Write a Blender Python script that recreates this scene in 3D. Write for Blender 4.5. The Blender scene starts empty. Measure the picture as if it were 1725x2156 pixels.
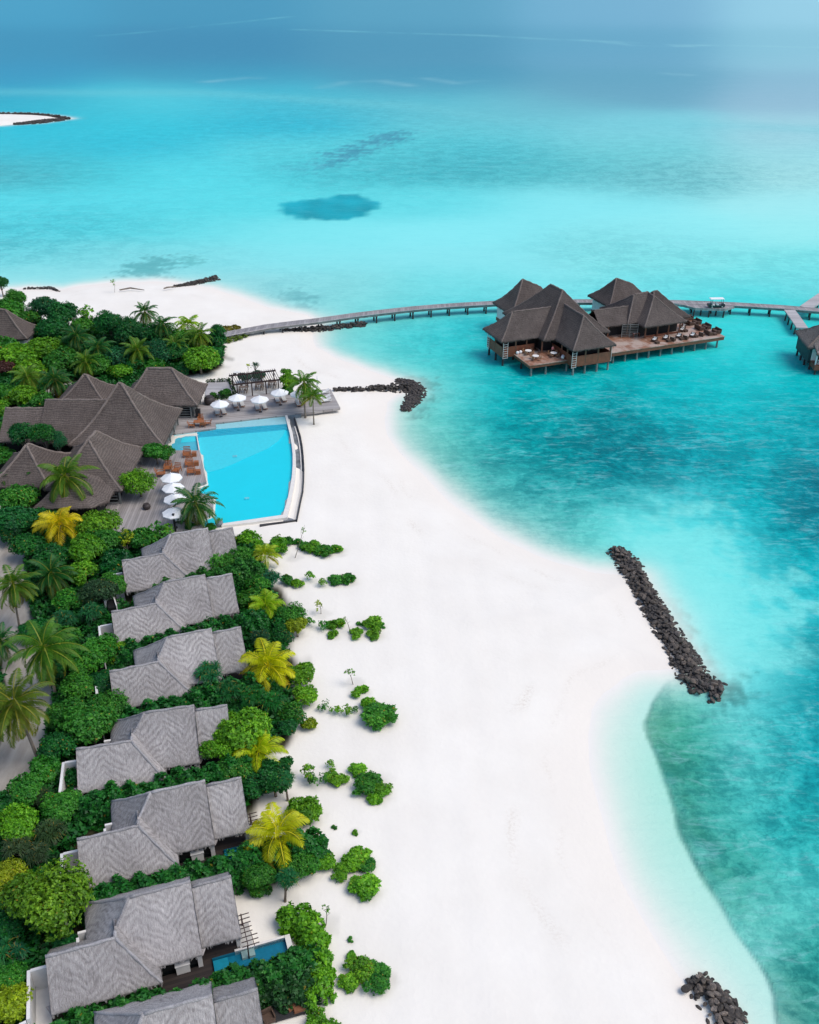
import bpy, math, random
import numpy as np
from mathutils import Vector, Matrix

scn = bpy.context.scene
COL = scn.collection
R = math.radians
# ---------------------------------------------------------------- camera, sky, sun, exposure
H, FPX, CX, CY = 67.0, 2012.0, 862.5, 1078.0      # camera height above the sea; focal length for a 1725x2156 frame
PITCH = math.atan(1158.0 / FPX)                   # 29.9 degrees below the horizon
cam = bpy.data.cameras.new('camera'); camo = bpy.data.objects.new('camera', cam); COL.objects.link(camo)
cam.sensor_fit = 'VERTICAL'; cam.sensor_height = 36.0; cam.sensor_width = 36.0
cam.lens = 36.0 * FPX / 2156.0
cam.clip_start = 1.0; cam.clip_end = 60000.0
camo.location = (0, 0, H); camo.rotation_euler = (math.pi / 2 - PITCH, 0, 0)
scn.camera = camo
SUN_EL, SUN_AZ = R(58), R(105)                    # azimuth clockwise from +Y
w = bpy.data.worlds.new('World'); scn.world = w; w.use_nodes = True
nt = w.node_tree
bgn = nt.nodes['Background']; sky = nt.nodes.new('ShaderNodeTexSky')
sky.sky_type = 'NISHITA'; sky.sun_disc = False; sky.sun_elevation = SUN_EL; sky.sun_rotation = SUN_AZ
sky.air_density = 1.0; sky.dust_density = 2.0; sky.ozone_density = 1.5
nt.links.new(sky.outputs[0], bgn.inputs[0]); bgn.inputs[1].default_value = 0.15
sl = bpy.data.lights.new('sun', 'SUN'); so = bpy.data.objects.new('sun', sl); COL.objects.link(so)
sl.energy = 1.45; sl.angle = R(38); sl.color = (1.0, 0.95, 0.875)
sd_ = Vector((math.sin(SUN_AZ) * math.cos(SUN_EL), math.cos(SUN_AZ) * math.cos(SUN_EL), math.sin(SUN_EL)))
so.rotation_euler = sd_.to_track_quat('Z', 'Y').to_euler(); so.location = (40, -40, 120)
scn.view_settings.view_transform = 'Standard'; scn.view_settings.look = 'None'
scn.view_settings.exposure = 0.29; scn.view_settings.gamma = 1.0
scn.cycles.max_bounces = 6; scn.cycles.diffuse_bounces = 3; scn.cycles.glossy_bounces = 3
scn.cycles.transparent_max_bounces = 12; scn.cycles.caustics_reflective = False; scn.cycles.caustics_refractive = False

_ct, _st = math.cos(PITCH), math.sin(PITCH)
def G(px, py, z=0.0):
    """the place in the world, at height z, that the photograph shows at (px, py)"""
    px = np.asarray(px, float); py = np.asarray(py, float)
    dx = px - CX; dy = _ct * FPX + _st * (CY - py); dz = -_st * FPX + _ct * (CY - py)
    t = (z - H) / dz
    return np.stack([dx * t, dy * t, np.full_like(t, z)], -1)
def V(px, py, z=0.0):
    return Vector(G(px, py, z))
def plan(X, Y):
    """flat map coordinates of a sea-level place (inverse of G at z = 0)"""
    c = Y * _ct + H * _st; u = Y * _st - H * _ct
    return CX + FPX * X / c, CY - FPX * u / c
def mpp(py, z=0.0):
    """metres per map unit on the row py at height z"""
    return (H - z) / (_ct * (py + 80.0))

# ---------------------------------------------------------------- helpers
def tag(o, label=None, cat=None, group=None, kind=None):
    if label: o['label'] = label
    if cat: o['category'] = cat
    if group: o['group'] = group
    if kind: o['kind'] = kind
    return o
def thing(name, label, cat, loc=(0, 0, 0), rz=0.0, group=None):
    o = bpy.data.objects.new(name, None); COL.objects.link(o)
    o.empty_display_size = 0.3
    o.location = loc; o.rotation_euler = (0, 0, rz)
    return tag(o, label, cat, group)
def link(name, mesh, parent=None, loc=(0, 0, 0), rot=(0, 0, 0), sc=1.0):
    o = bpy.data.objects.new(name, mesh); COL.objects.link(o)
    if parent is not None: o.parent = parent
    o.location = loc; o.rotation_euler = rot
    o.scale = sc if hasattr(sc, '__len__') else (sc, sc, sc)
    return o
def copy_tree(root, loc, rz, label=None, sc=None):
    r = root.copy(); COL.objects.link(r); r.location = loc; r.rotation_euler = (0, 0, rz)
    if sc: r.scale = (sc, sc, sc)
    if label: r['label'] = label
    for ch in root.children:
        c = ch.copy(); COL.objects.link(c); c.parent = r
        for g in ch.children:
            d = g.copy(); COL.objects.link(d); d.parent = c
    return r
class MB:
    def __init__(s): s.v = []; s.f = []; s.uv = []; s.smooth = False
    def add(s, vs, fs, uvs=None):
        n = len(s.v); s.v += [tuple(p) for p in vs]
        for i, f in enumerate(fs):
            s.f.append(tuple(n + k for k in f))
            s.uv.append(uvs[i] if uvs else [(0, 0)] * len(f))
    def quad(s, a, b, c, d, uv=None):
        s.add([a, b, c, d], [(0, 1, 2, 3)], [uv] if uv else None)
    def box(s, c, d, rz=0.0, tp=1.0):
        x, y, z = d[0] / 2, d[1] / 2, d[2] / 2; ca, sa = math.cos(rz), math.sin(rz)
        vs = []
        for k, q in ((-1, 1.0), (1, tp)):
            for i, j in ((-1, -1), (1, -1), (1, 1), (-1, 1)):
                a, b = i * x * q, j * y * q
                vs.append((c[0] + a * ca - b * sa, c[1] + a * sa + b * ca, c[2] + k * z))
        s.add(vs, [(3, 2, 1, 0), (4, 5, 6, 7), (0, 1, 5, 4), (1, 2, 6, 5), (2, 3, 7, 6), (3, 0, 4, 7)])
    def bar(s, p, q, wd, ht, up=(0, 0, 1)):
        p, q = Vector(p), Vector(q); d = (q - p).normalized(); sdv = d.cross(Vector(up))
        if sdv.length < 1e-4: sdv = d.cross(Vector((1, 0, 0)))
        sdv.normalize(); u = sdv.cross(d).normalized()
        vs = []
        for e in (p, q):
            for i, j in ((-1, -1), (1, -1), (1, 1), (-1, 1)):
                vs.append(e + sdv * (i * wd / 2) + u * (j * ht / 2))
        s.add(vs, [(0, 1, 2, 3), (7, 6, 5, 4), (0, 4, 5, 1), (1, 5, 6, 2), (2, 6, 7, 3), (3, 7, 4, 0)])
    def tube(s, pts, rad, n=8, cap=True):
        pts = [Vector(p) for p in pts]; rings = []
        base = len(s.v)
        for i, p in enumerate(pts):
            d = (pts[min(i + 1, len(pts) - 1)] - pts[max(i - 1, 0)]).normalized()
            a = d.cross(Vector((0, 1, 0.01)))
            if a.length < 1e-3: a = d.cross(Vector((1, 0, 0)))
            a.normalize(); b = d.cross(a)
            r = rad[i] if hasattr(rad, '__len__') else rad
            s.v += [tuple(p + a * (r * math.cos(t)) + b * (r * math.sin(t))) for t in (2 * math.pi * k / n for k in range(n))]
        for i in range(len(pts) - 1):
            for k in range(n):
                a, b = base + i * n + k, base + i * n + (k + 1) % n
                s.f.append((a, b, b + n, a + n)); s.uv.append([(0, 0)] * 4)
        if cap:
            for r0, rev in ((0, False), (len(pts) - 1, True)):
                f = [base + r0 * n + k for k in range(n)]
                s.f.append(tuple(f[::-1] if not rev else f)); s.uv.append([(0, 0)] * n)
    def disc(s, c, r, h, n=20, r2=None):
        r2 = r if r2 is None else r2
        s.tube([(c[0], c[1], c[2]), (c[0], c[1], c[2] + h)], [r, r2], n)
    def poly(s, pts, z0, z1):
        """prism over a counter-clockwise outline"""
        n = len(pts); a = sum(pts[i][0] * pts[(i + 1) % n][1] - pts[(i + 1) % n][0] * pts[i][1] for i in range(n))
        if a < 0: pts = pts[::-1]
        s.add([(p[0], p[1], z0) for p in pts] + [(p[0], p[1], z1) for p in pts],
              [tuple(range(n))[::-1], tuple(range(n, 2 * n))] + [(i, (i + 1) % n, n + (i + 1) % n, n + i) for i in range(n)])
    def build(s, name, mat, parent=None, off=None, smooth=False):
        me = bpy.data.meshes.new(name)
        v = np.array(s.v, float) if s.v else np.zeros((0, 3))
        if off is not None: v = v - np.array(off)
        me.from_pydata(v.tolist(), [], s.f)
        ul = me.uv_layers.new(name='UVMap')
        flat = [c for f in s.uv for p in f for c in p]
        if len(flat) == len(ul.data) * 2: ul.data.foreach_set('uv', flat)
        me.materials.append(mat)
        if smooth: me.polygons.foreach_set('use_smooth', [True] * len(me.polygons))
        me.update()
        return link(name, me, parent)

# ---------------------------------------------------------------- materials
def mat(name):
    m = bpy.data.materials.new(name); m.use_nodes = True
    return m, m.node_tree, m.node_tree.nodes['Principled BSDF']
def N(t, typ, **kw):
    n = t.nodes.new('ShaderNode' + typ)
    for k, v in kw.items(): setattr(n, k, v)
    return n
def L(t, a, b): t.links.new(a, b)
def noise(t, scale, detail=4, rough=.55, vec=None, dist=0.0):
    n = N(t, 'TexNoise'); n.inputs['Scale'].default_value = scale; n.inputs['Detail'].default_value = detail
    n.inputs['Roughness'].default_value = rough; n.inputs['Distortion'].default_value = dist
    if vec is not None: L(t, vec, n.inputs['Vector'])
    return n
def mapping(t, vec, sc):
    m = N(t, 'Mapping'); L(t, vec, m.inputs[0]); m.inputs['Scale'].default_value = sc; return m.outputs[0]
def ramp(t, fac, stops):
    r = N(t, 'ValToRGB'); e = r.color_ramp.elements
    while len(e) < len(stops): e.new(0.5)
    for x, (p, c) in zip(e, stops): x.position = p; x.color = (*c, 1) if len(c) == 3 else c
    L(t, fac, r.inputs[0]); return r.outputs[0]
def math_(t, op, a, b=None, clamp=False):
    n = N(t, 'Math', operation=op, use_clamp=clamp)
    for i, x in enumerate((a, b)):
        if x is None: continue
        if isinstance(x, (int, float)): n.inputs[i].default_value = x
        else: L(t, x, n.inputs[i])
    return n.outputs[0]
def mix(t, fac, a, b, blend='MIX'):
    n = N(t, 'MixRGB', blend_type=blend)
    for i, x in enumerate((fac, a, b)):
        if isinstance(x, (int, float)): n.inputs[i].default_value = x
        elif isinstance(x, tuple): n.inputs[i].default_value = (*x, 1) if len(x) == 3 else x
        else: L(t, x, n.inputs[i])
    return n.outputs[0]
def bump(t, h, strength, dist, p):
    b = N(t, 'Bump'); b.inputs['Strength'].default_value = strength; b.inputs['Distance'].default_value = dist
    L(t, h, b.inputs['Height']); L(t, b.outputs[0], p.inputs['Normal']); return b
def attr(t, name):
    a = N(t, 'Attribute'); a.attribute_name = name; return a
def plain(name, col, rough=.7, var=.18, scale=6.0, bmp=0.0, met=0.0):
    m, t, p = mat(name); tc = N(t, 'TexCoord').outputs['Object']
    n = noise(t, scale, 5, .6, tc)
    c = ramp(t, n.outputs[0], [(.25, tuple(x * (1 - var) for x in col)), (.75, tuple(min(1, x * (1 + var)) for x in col))])
    L(t, c, p.inputs['Base Color']); p.inputs['Roughness'].default_value = rough; p.inputs['Metallic'].default_value = met
    if bmp: bump(t, n.outputs[0], bmp, .03, p)
    return m
def lin(c):
    c = np.asarray(c, float) / 255.0
    return np.where(c <= .04045, c / 12.92, ((c + .055) / 1.055) ** 2.4)
# ---------------------------------------------------------------- the land's outline (map points on the waterline) and the sea
def W2(pts, z=0.0):
    a = np.array(pts, float); return G(a[:, 0], a[:, 1], z)[:, :2]
SHORE = [(-700, 640), (-300, 612), (0, 610), (60, 607), (130, 610), (190, 600), (250, 595), (330, 593), (390, 597), (440, 606), (480, 617), (530, 636), (590, 653), (640, 663), (672, 675),
         (664, 700), (668, 730), (700, 752), (745, 770), (790, 784), (825, 797), (846, 806), (856, 822), (830, 834), (812, 848), (808, 880), (818, 915), (842, 950), (872, 985), (905, 1018),
         (950, 1058), (1000, 1098), (1060, 1136), (1120, 1166), (1180, 1188), (1240, 1202), (1300, 1209), (1345, 1214), (1425, 1402), (1400, 1408), (1350, 1417), (1310, 1432), (1275, 1458), (1254, 1495),
         (1242, 1550), (1240, 1620), (1250, 1700), (1270, 1780), (1300, 1850), (1340, 1920), (1380, 1985), (1418, 2040), (1450, 2085), (1480, 2130), (1510, 2190), (1540, 2300), (1560, 2500), (1560, 3200), (-2600, 3200), (-2600, 700)]
ISLET = [(-120, 238), (0, 239), (60, 240), (110, 244), (140, 248), (147, 250), (125, 253), (90, 258), (40, 261), (0, 264), (-60, 267), (-160, 262)]
def sdist(X, Y, poly):
    """signed distance to a polygon, positive inside"""
    P = np.asarray(poly); Q = np.roll(P, -1, 0)
    best = np.full(X.shape, 1e18); ins = np.zeros(X.shape, bool)
    for (ax, ay), (bx, by) in zip(P, Q):
        ex, ey = bx - ax, by - ay; L2 = ex * ex + ey * ey + 1e-12
        t = np.clip(((X - ax) * ex + (Y - ay) * ey) / L2, 0, 1)
        d = (X - ax - t * ex) ** 2 + (Y - ay - t * ey) ** 2
        best = np.minimum(best, d)
        if abs(ey) > 1e-9:
            c = ((ay > Y) != (by > Y)) & (X < (bx - ax) * (Y - ay) / ey + ax)
            ins ^= c
    return np.where(ins, 1, -1) * np.sqrt(best)
def smooth(a, b, x):
    t = np.clip((x - a) / (b - a), 0, 1); return t * t * (3 - 2 * t)
rngw = np.random.RandomState(5)
_ph = rngw.uniform(0, 6.28, (14, 2)); _dr = rngw.uniform(0, 6.28, 14)
def wob(X, Y, wl):
    """a smooth wandering value about -1..1 with features about wl metres across"""
    s = np.zeros_like(X)
    for i in range(7):
        k = 6.283 / (wl * (0.55 + 0.27 * i)); s = s + np.sin(k * (X * math.cos(_dr[i]) + Y * math.sin(_dr[i])) + _ph[i, 0]) * np.sin(k * .7 * (X * math.cos(_dr[i + 7]) + Y * math.sin(_dr[i + 7])) + _ph[i, 1])
    return s / 2.2
SHW = W2(SHORE); ISW = W2(ISLET)
def land_sd(X, Y):
    return np.maximum(sdist(X, Y, SHW) + .5 * wob(X, Y, 16), sdist(X, Y, ISW))
POOL_IN = [(360, 934), (372, 916), (414, 912), (454, 902), (455, 892), (601, 874), (611, 915), (617, 956), (614, 1005), (608, 1040), (596, 1083), (466, 1101), (428, 1107), (424, 1090), (448, 1080), (450, 1046), (418, 1036), (416, 1020), (435, 1014), (421, 948), (357, 948)]
POOL_W = W2(POOL_IN, 1.5)
def land_z(X, Y):
    s = land_sd(X, Y)
    z = np.where(s > 0, 1.28 * (1 - np.exp(-np.maximum(s, 0) / 11.0)) + .04 * wob(X, Y, 9) * smooth(2, 12, s), -np.minimum(4.0, .07 * -np.minimum(s, 0)))
    return z - 3.2 * smooth(.3, 1.2, sdist(X, Y, POOL_W))
def gz(x, y):
    return float(land_z(np.array([float(x)]), np.array([float(y)]))[0])

def fan_grid(rows, cols):
    """a flat sheet whose cells grow with distance; returns X, Y and quads"""
    Yv, U = np.meshgrid(rows, cols, indexing='ij'); X = U * (Yv + 40.0); nr, nc = Yv.shape
    i = np.arange(nr * nc).reshape(nr, nc)
    q = np.stack([i[:-1, :-1], i[:-1, 1:], i[1:, 1:], i[1:, :-1]], -1).reshape(-1, 4)
    return X.ravel(), Yv.ravel(), q
def sheet(name, X, Y, Z, q, material, floats=None, col=None):
    me = bpy.data.meshes.new(name); me.vertices.add(len(X)); me.vertices.foreach_set('co', np.stack([X, Y, Z], -1).astype(np.float32).ravel())
    me.loops.add(len(q) * 4); me.loops.foreach_set('vertex_index', q.astype(np.int32).ravel())
    me.polygons.add(len(q)); me.polygons.foreach_set('loop_start', np.arange(0, len(q) * 4, 4, dtype=np.int32)); me.polygons.foreach_set('loop_total', np.full(len(q), 4, np.int32))
    me.update(calc_edges=True)
    me.polygons.foreach_set('use_smooth', np.ones(len(q), bool))
    for k, a in (floats or {}).items():
        me.attributes.new(k, 'FLOAT', 'POINT').data.foreach_set('value', a.astype(np.float32))
    if col is not None:
        c = np.concatenate([col, np.ones((len(col), 1))], 1)
        me.attributes.new('wcol', 'FLOAT_COLOR', 'POINT').data.foreach_set('color', c.astype(np.float32).ravel())
    me.materials.append(material)
    return link(name, me)

# ---- sand
VEG = [(-2600, 690), (-300, 650), (0, 640), (60, 655), (125, 700), (190, 672), (250, 690), (330, 695), (440, 715), (478, 735), (470, 770), (440, 785), (300, 800), (240, 930), (240, 1120), (350, 1135), (480, 1135), (540, 1160), (575, 1240), (610, 1300), (615, 1420), (625, 1500), (560, 1620), (570, 1660),
       (520, 1720), (520, 1800), (570, 1840), (470, 1880), (330, 1960), (460, 2040), (600, 2070), (560, 2110), (440, 2130), (440, 2700), (-2600, 2700)]
VEGW = W2(VEG, 1.2)
PATH = [(14, 1040), (10, 1110), (16, 1180), (12, 1260), (30, 1330), (55, 1420), (66, 1480), (50, 1560), (28, 1630), (-10, 1720), (-80, 1800)]
PATHW = W2(PATH, 1.3)
PATH2W = W2([(20, 868), (70, 850), (100, 832), (130, 815), (200, 800)], 1.3)
def line_d(X, Y, pts):
    best = np.full(X.shape, 1e18)
    for (ax, ay), (bx, by) in zip(pts[:-1], pts[1:]):
        ex, ey = bx - ax, by - ay
        t = np.clip(((X - ax) * ex + (Y - ay) * ey) / (ex * ex + ey * ey), 0, 1)
        best = np.minimum(best, (X - ax - t * ex) ** 2 + (Y - ay - t * ey) ** 2)
    return np.sqrt(best)
rows = np.concatenate([np.linspace(8, 36, 20), np.linspace(36.5, 120, 260), np.linspace(120.6, 260, 230), np.geomspace(262, 900, 60)])
X, Y, q = fan_grid(rows, np.linspace(-.75, .62, 430))
sdl = land_sd(X, Y); Z = land_z(X, Y)
dp = np.minimum(line_d(X, Y, PATHW), line_d(X, Y, PATH2W) + .8)
pathm = 1 - smooth(1.5, 2.3, dp + .3 * wob(X, Y, 5))
soil = smooth(-1.2, 1.2, sdist(X, Y, VEGW) + 1.2 * wob(X, Y, 6)) * (1 - pathm)
tide = (np.exp(-((sdl - 7.5 - 1.2 * wob(X, Y, 22)) / .5) ** 2) + .7 * np.exp(-((sdl - 4.2 - .8 * wob(Y, X, 17)) / .35) ** 2)) * np.clip(wob(X + 50, Y, 11) + .15, 0, 1)
wet = smooth(6.0, .3, sdl + .8 * wob(X, Y, 12)) * (sdl > -2)
def sand_material():
    m, t, p = mat('coral_sand'); tc = N(t, 'TexCoord').outputs['Object']
    n1 = noise(t, .12, 5, .6, tc); n2 = noise(t, 9.0, 6, .7, tc); n3 = noise(t, 1.1, 5, .65, tc)
    c = ramp(t, n1.outputs[0], [(.3, (.81, .76, .675)), (.7, (.875, .83, .745))])
    c = mix(t, math_(t, 'MULTIPLY', n3.outputs[0], .18), c, (.72, .665, .60))
    c = mix(t, math_(t, 'MULTIPLY', attr(t, 'wet').outputs['Fac'], .75), c, (.815, .75, .66))
    tdn = noise(t, 3.2, 5, .75, tc)
    c = mix(t, math_(t, 'MULTIPLY', attr(t, 'tide').outputs['Fac'], ramp(t, tdn.outputs[0], [(.45, (0, 0, 0)), (.62, (.45, .45, .45))])), c, (.50, .41, .31))
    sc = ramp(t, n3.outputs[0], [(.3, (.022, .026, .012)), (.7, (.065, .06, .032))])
    c = mix(t, attr(t, 'soil').outputs['Fac'], c, sc)  # soil mask also carries the painted contact shade under the plants
    tr = noise(t, .55, 4, .6, mapping(t, tc, (1.6, .35, 1)))
    pc = ramp(t, tr.outputs[0], [(.3, (.30, .265, .225)), (.7, (.46, .42, .37))])
    c = mix(t, attr(t, 'path').outputs['Fac'], c, pc)
    L(t, c, p.inputs['Base Color']); p.inputs['Roughness'].default_value = .95; p.inputs['Specular IOR Level'].default_value = .1
    # footprints and wind ripples
    vo = N(t, 'TexVoronoi'); vo.inputs['Scale'].default_value = 2.2; L(t, tc, vo.inputs['Vector'])
    h = math_(t, 'ADD', math_(t, 'MULTIPLY', n2.outputs[0], .25), math_(t, 'ADD', n3.outputs[0], math_(t, 'MULTIPLY', vo.outputs[0], .3)))
    bump(t, h, .28, .12, p)
    return m
sand = sheet('sandy_beach', X, Y, Z, q, sand_material(), {'soil': soil, 'wet': wet, 'path': pathm, 'tide': tide})
SANDX, SANDY, SOIL_SHADE = X.copy(), Y.copy(), soil.copy()
tag(sand, 'white coral sand of the curving beach, darker soil under the trees', kind='structure')

# ---- sea: what colour the bottom and the depth give the water, with haze and sky glare painted in at the far right (map x, y, r, g, b, amount of dark weed and coral mottling)
SEA = [
 (0,15,85,160,195,0),(430,15,80,150,185,0),(860,15,108,160,190,0),(1300,15,140,175,205,0),(1725,15,175,205,225,0),
 (0,100,70,148,185,0),(430,100,72,140,178,0),(860,100,95,150,182,0),(1300,100,120,165,195,0),(1725,100,160,195,215,0),
 (0,165,55,150,190,0),(430,165,62,150,185,0),(860,175,80,150,182,0),(1300,190,105,160,188,0),(1725,200,148,182,206,0),
 (0,215,35,170,200,.1),(180,225,40,180,205,.1),(340,213,95,210,225,0),(460,222,50,185,212,.2),(650,215,70,185,208,.2),(860,225,95,190,208,.2),(1100,235,110,180,200,.1),
 (0,285,40,190,215,.1),(300,260,45,198,220,.15),(600,262,35,185,212,.3),(1000,270,105,202,216,.2),(1300,275,130,205,220,.1),(1725,280,165,205,220,.1),
 (0,320,55,190,212,.1),(300,310,45,190,215,.2),(600,318,95,210,225,.2),(800,320,95,205,218,.3),(1000,318,80,192,208,.3),(1300,315,120,205,215,.2),(1725,325,160,215,225,.1),
 (0,362,85,170,185,.4),(150,360,70,200,216,.2),(400,360,92,217,232,.1),(700,355,80,198,212,.3),(930,350,75,180,195,.4),(1150,360,92,192,204,.3),(1400,372,125,198,208,.4),(1725,370,172,220,226,.2),
 (0,420,92,215,230,.1),(300,420,95,216,231,.1),(500,425,95,215,228,.1),(900,425,105,216,228,.1),(1200,425,140,226,236,0),(1725,430,165,228,235,0),
 (0,480,92,207,222,.3),(200,470,85,205,220,.3),(400,480,105,216,228,.1),(600,495,132,225,235,0),(1000,490,140,228,238,0),(1400,490,150,230,238,0),(1725,490,158,230,235,0),
 (0,530,105,205,218,.4),(200,545,125,214,225,.2),(400,545,135,216,226,.2),(600,550,140,225,235,0),(1000,550,145,225,235,0),(1300,515,135,216,224,.3),(1400,550,140,225,230,.2),(1725,550,130,225,230,.2),
 (100,580,150,220,228,0),(300,575,150,216,226,0),(500,600,160,216,224,.1),(620,630,140,208,216,.3),(720,610,150,218,226,.1),(1000,605,130,222,230,.1),(1400,600,120,220,228,.2),(1725,600,122,220,228,.2),
 (760,650,150,218,224,0),(900,630,135,220,228,0),(720,690,120,208,212,.1),(800,700,85,208,214,.3),(900,690,62,203,214,.3),(1000,690,50,202,214,.3),(860,740,70,205,208,.3),(780,745,130,215,214,0),(920,780,80,210,215,.2),(960,830,50,200,205,.3),
 (1000,760,30,195,205,.3),(1050,830,10,185,195,.3),(1200,830,8,185,195,.3),(1380,790,15,190,200,.2),(1500,800,18,190,200,.2),(1480,690,70,215,222,.1),(1600,695,70,215,222,.1),(1600,760,30,200,210,.2),(1700,800,18,182,192,.2),(1560,840,15,190,200,.2),(1720,700,60,205,212,.1),
 (930,880,105,205,200,.2),(890,860,125,205,198,.2),(880,920,115,195,185,.3),(1000,930,30,172,178,.6),(1080,880,18,172,180,.6),(1150,900,8,155,165,.7),(1300,900,4,146,160,.7),(1300,980,2,142,158,.7),(1450,905,18,172,186,.6),(1600,900,10,174,188,.5),(1725,900,5,160,175,.5),
 (1450,1000,2,150,168,.7),(1600,1000,2,164,178,.5),(1715,1050,2,140,160,.6),(1100,1000,45,182,188,.6),(1040,1050,95,190,188,.5),(960,985,105,190,180,.4),(1200,1070,50,176,182,.6),(1130,1120,120,196,192,.4),(1240,1145,115,212,208,.3),
 (1340,1100,100,215,220,.1),(1450,1080,85,214,224,.1),(1550,1100,28,188,202,.4),(1690,1150,2,150,165,.6),(1500,1200,105,223,230,0),(1420,1200,120,224,228,0),(1450,1300,140,228,232,0),(1600,1260,90,216,226,.1),(1560,1370,112,222,230,0),(1490,1380,150,228,230,0),(1660,1250,40,196,210,.3),(1710,1350,2,152,167,.6),(1620,1410,55,194,204,.3),(1700,1450,8,165,180,.5),
 (1380,1150,118,220,224,0),(1480,1140,98,217,225,.1),(1560,1190,95,216,224,.1),(1560,1290,112,222,228,0),(1620,1330,85,212,220,.1),(1480,1250,130,226,230,0),(1560,1340,120,224,230,0),(1600,1390,92,214,222,.1),(1430,1130,110,219,225,.1),(1520,1410,115,218,224,.1),(1640,1200,38,192,206,.4),
 (1400,1530,28,150,118,.7),(1440,1490,75,190,178,.4),(1410,1620,40,160,140,.6),(1470,1600,60,160,158,.7),(1550,1550,105,205,206,.4),(1650,1560,50,186,196,.6),(1720,1600,18,160,175,.7),(1480,1700,45,160,152,.7),(1560,1690,92,202,202,.5),(1680,1720,45,178,184,.7),(1510,1770,55,165,158,.7),(1580,1850,60,170,165,.7),(1680,1880,100,206,205,.5),(1620,1950,108,205,200,.4),(1700,2030,38,158,154,.8),(1660,2110,40,152,140,.8),(1725,1800,60,185,188,.6),(1600,1620,90,200,200,.6)]
SHELF = [(1240,1300,212,232,228),(1100,1160,190,222,220),(950,1010,200,224,220),(1420,1420,175,224,222),(1330,1470,185,226,222),(1300,1560,180,224,216),(1350,1650,165,221,212),(1400,1760,170,222,214),(1470,1870,175,224,218),(1540,1990,180,225,221),(1600,2110,185,225,222),(1600,2300,185,225,222)]
SHELF_EDGE = [(1445,1408),(1400,1440),(1372,1480),(1366,1520),(1376,1570),(1390,1620),(1408,1690),(1432,1750),(1462,1815),(1500,1885),(1540,1945),(1575,1995),(1605,2050),(1625,2100),(1634,2156),(1640,2260),(1640,3000),(900,3000),(1100,1500),(1280,1400)]
HOLE = [(588,437),(600,427),(650,419),(690,416),(720,409),(752,408),(776,420),(802,433),(790,444),(760,456),(735,464),(680,465),(620,459),(596,449)]
REEF = [(-600,178),(0,184),(200,186),(420,186),(560,194),(700,203),(860,213),(960,226),(1060,240),(1200,247),(1400,250),(1600,256),(1725,262),(2600,275)]
def kreg(pts, pu, pv, far):
    a = np.array(pts, float); num = np.zeros((len(pu), a.shape[1] - 2)); den = np.zeros(len(pu))
    lc = np.concatenate([lin(a[:, 2:5]), a[:, 5:]], 1)
    for k in range(len(a)):
        f = 1.0 if a[k, 1] < 600 else (.45 if a[k, 1] > 680 else .7)
        sx = 120 * f; sy = 24 + (a[k, 1] > 600) * 8 + (a[k, 1] > 680) * 22
        d = ((pu - a[k, 0]) / sx) ** 2 + ((pv - a[k, 1]) / sy) ** 2
        wt = np.exp(-.5 * np.minimum(d, 60)) + 1e-3 / (1 + d) ** 2
        num += wt[:, None] * lc[k]; den += wt
    return num / den[:, None]
rows = np.concatenate([np.linspace(-60, 38, 25), np.linspace(38.3, 120, 270), np.linspace(120.5, 280, 260), np.geomspace(281, 2200, 260), np.geomspace(2300, 40000, 30)])
X, Y, q = fan_grid(rows, np.concatenate([np.linspace(-2.2, -.5, 12), np.linspace(-.48, .48, 420), np.linspace(.5, 2.2, 12)]))
pu, pv = plan(X, np.maximum(Y, 5))
wsc = np.clip(mpp(np.maximum(pv, -60)), .02, 30)        # wander grows with distance
wu = wob(X, Y, 30) * 12 + wob(X + 91, Y * 1.3, 9) * 5; wv = wob(Y * .8, X, 34) * 5
fl = smooth(560, 700, pv)
pu2 = np.clip(pu, -60, 1785) + wu * (.35 + .65 * fl); pv2 = np.clip(pv, 5, 2300) + wv * (.25 + .75 * fl)
A = kreg(SEA, pu2, pv2, True); Bc = kreg([s + (0.0,) for s in SHELF], pu2, pv2, False)
sdl = land_sd(X, Y)
shd = sdist(X, Y, W2(SHELF_EDGE)) + .35 * wob(X, Y, 7); she = smooth(-.35, .35, shd)
col = A[:, :3] * (1 - she[:, None]) + Bc[:, :3] * she[:, None]; mot = A[:, 3] * (1 - she)
weed = np.exp(-((shd + 1.2) / 2.6) ** 2) * (shd < .3) * smooth(1470, 1530, pv) * smooth(2000, 1800, pv) * .5 * np.clip(.75 + .5 * wob(X, Y, 4), 0, 1)
col = col * (1 - weed[:, None]) + lin(np.array([30, 142, 112.])) * weed[:, None]
# the shallows lighten towards the waterline
sh = np.exp(np.minimum(sdl, 0) / 4.2) * (1 - fl * 0) * (pv > 560)
pale = lin(np.array([188, 224, 224.]))
col = col * (1 - .65 * sh[:, None]) + pale * .65 * sh[:, None]; mot = mot * (1 - sh)
# drop-off at the outer reef: deep blue water beyond it
rw = W2(REEF); yr = np.interp(X / (Y + 40), rw[:, 0] / (rw[:, 1] + 40), rw[:, 1])
deepm = smooth(-.035, .05, (Y - yr) / yr + .02 * wob(X, Y * .4, 60))
ins = np.exp(-((Y - yr) / yr / .03 + 1.2) ** 2) * .35
col = col * (1 - ins[:, None]) + lin(np.array([120, 200, 215.])) * ins[:, None]
hole = smooth(-1.5, 2.5, sdist(X, Y, W2(HOLE)) + 1.2 * wob(X, Y, 9))
hc = lin(np.array([4, 166, 190.])) * (1 + .15 * wob(X, Y, 25))[:, None]
col = col * (1 - hole[:, None]) + hc * hole[:, None]
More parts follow.
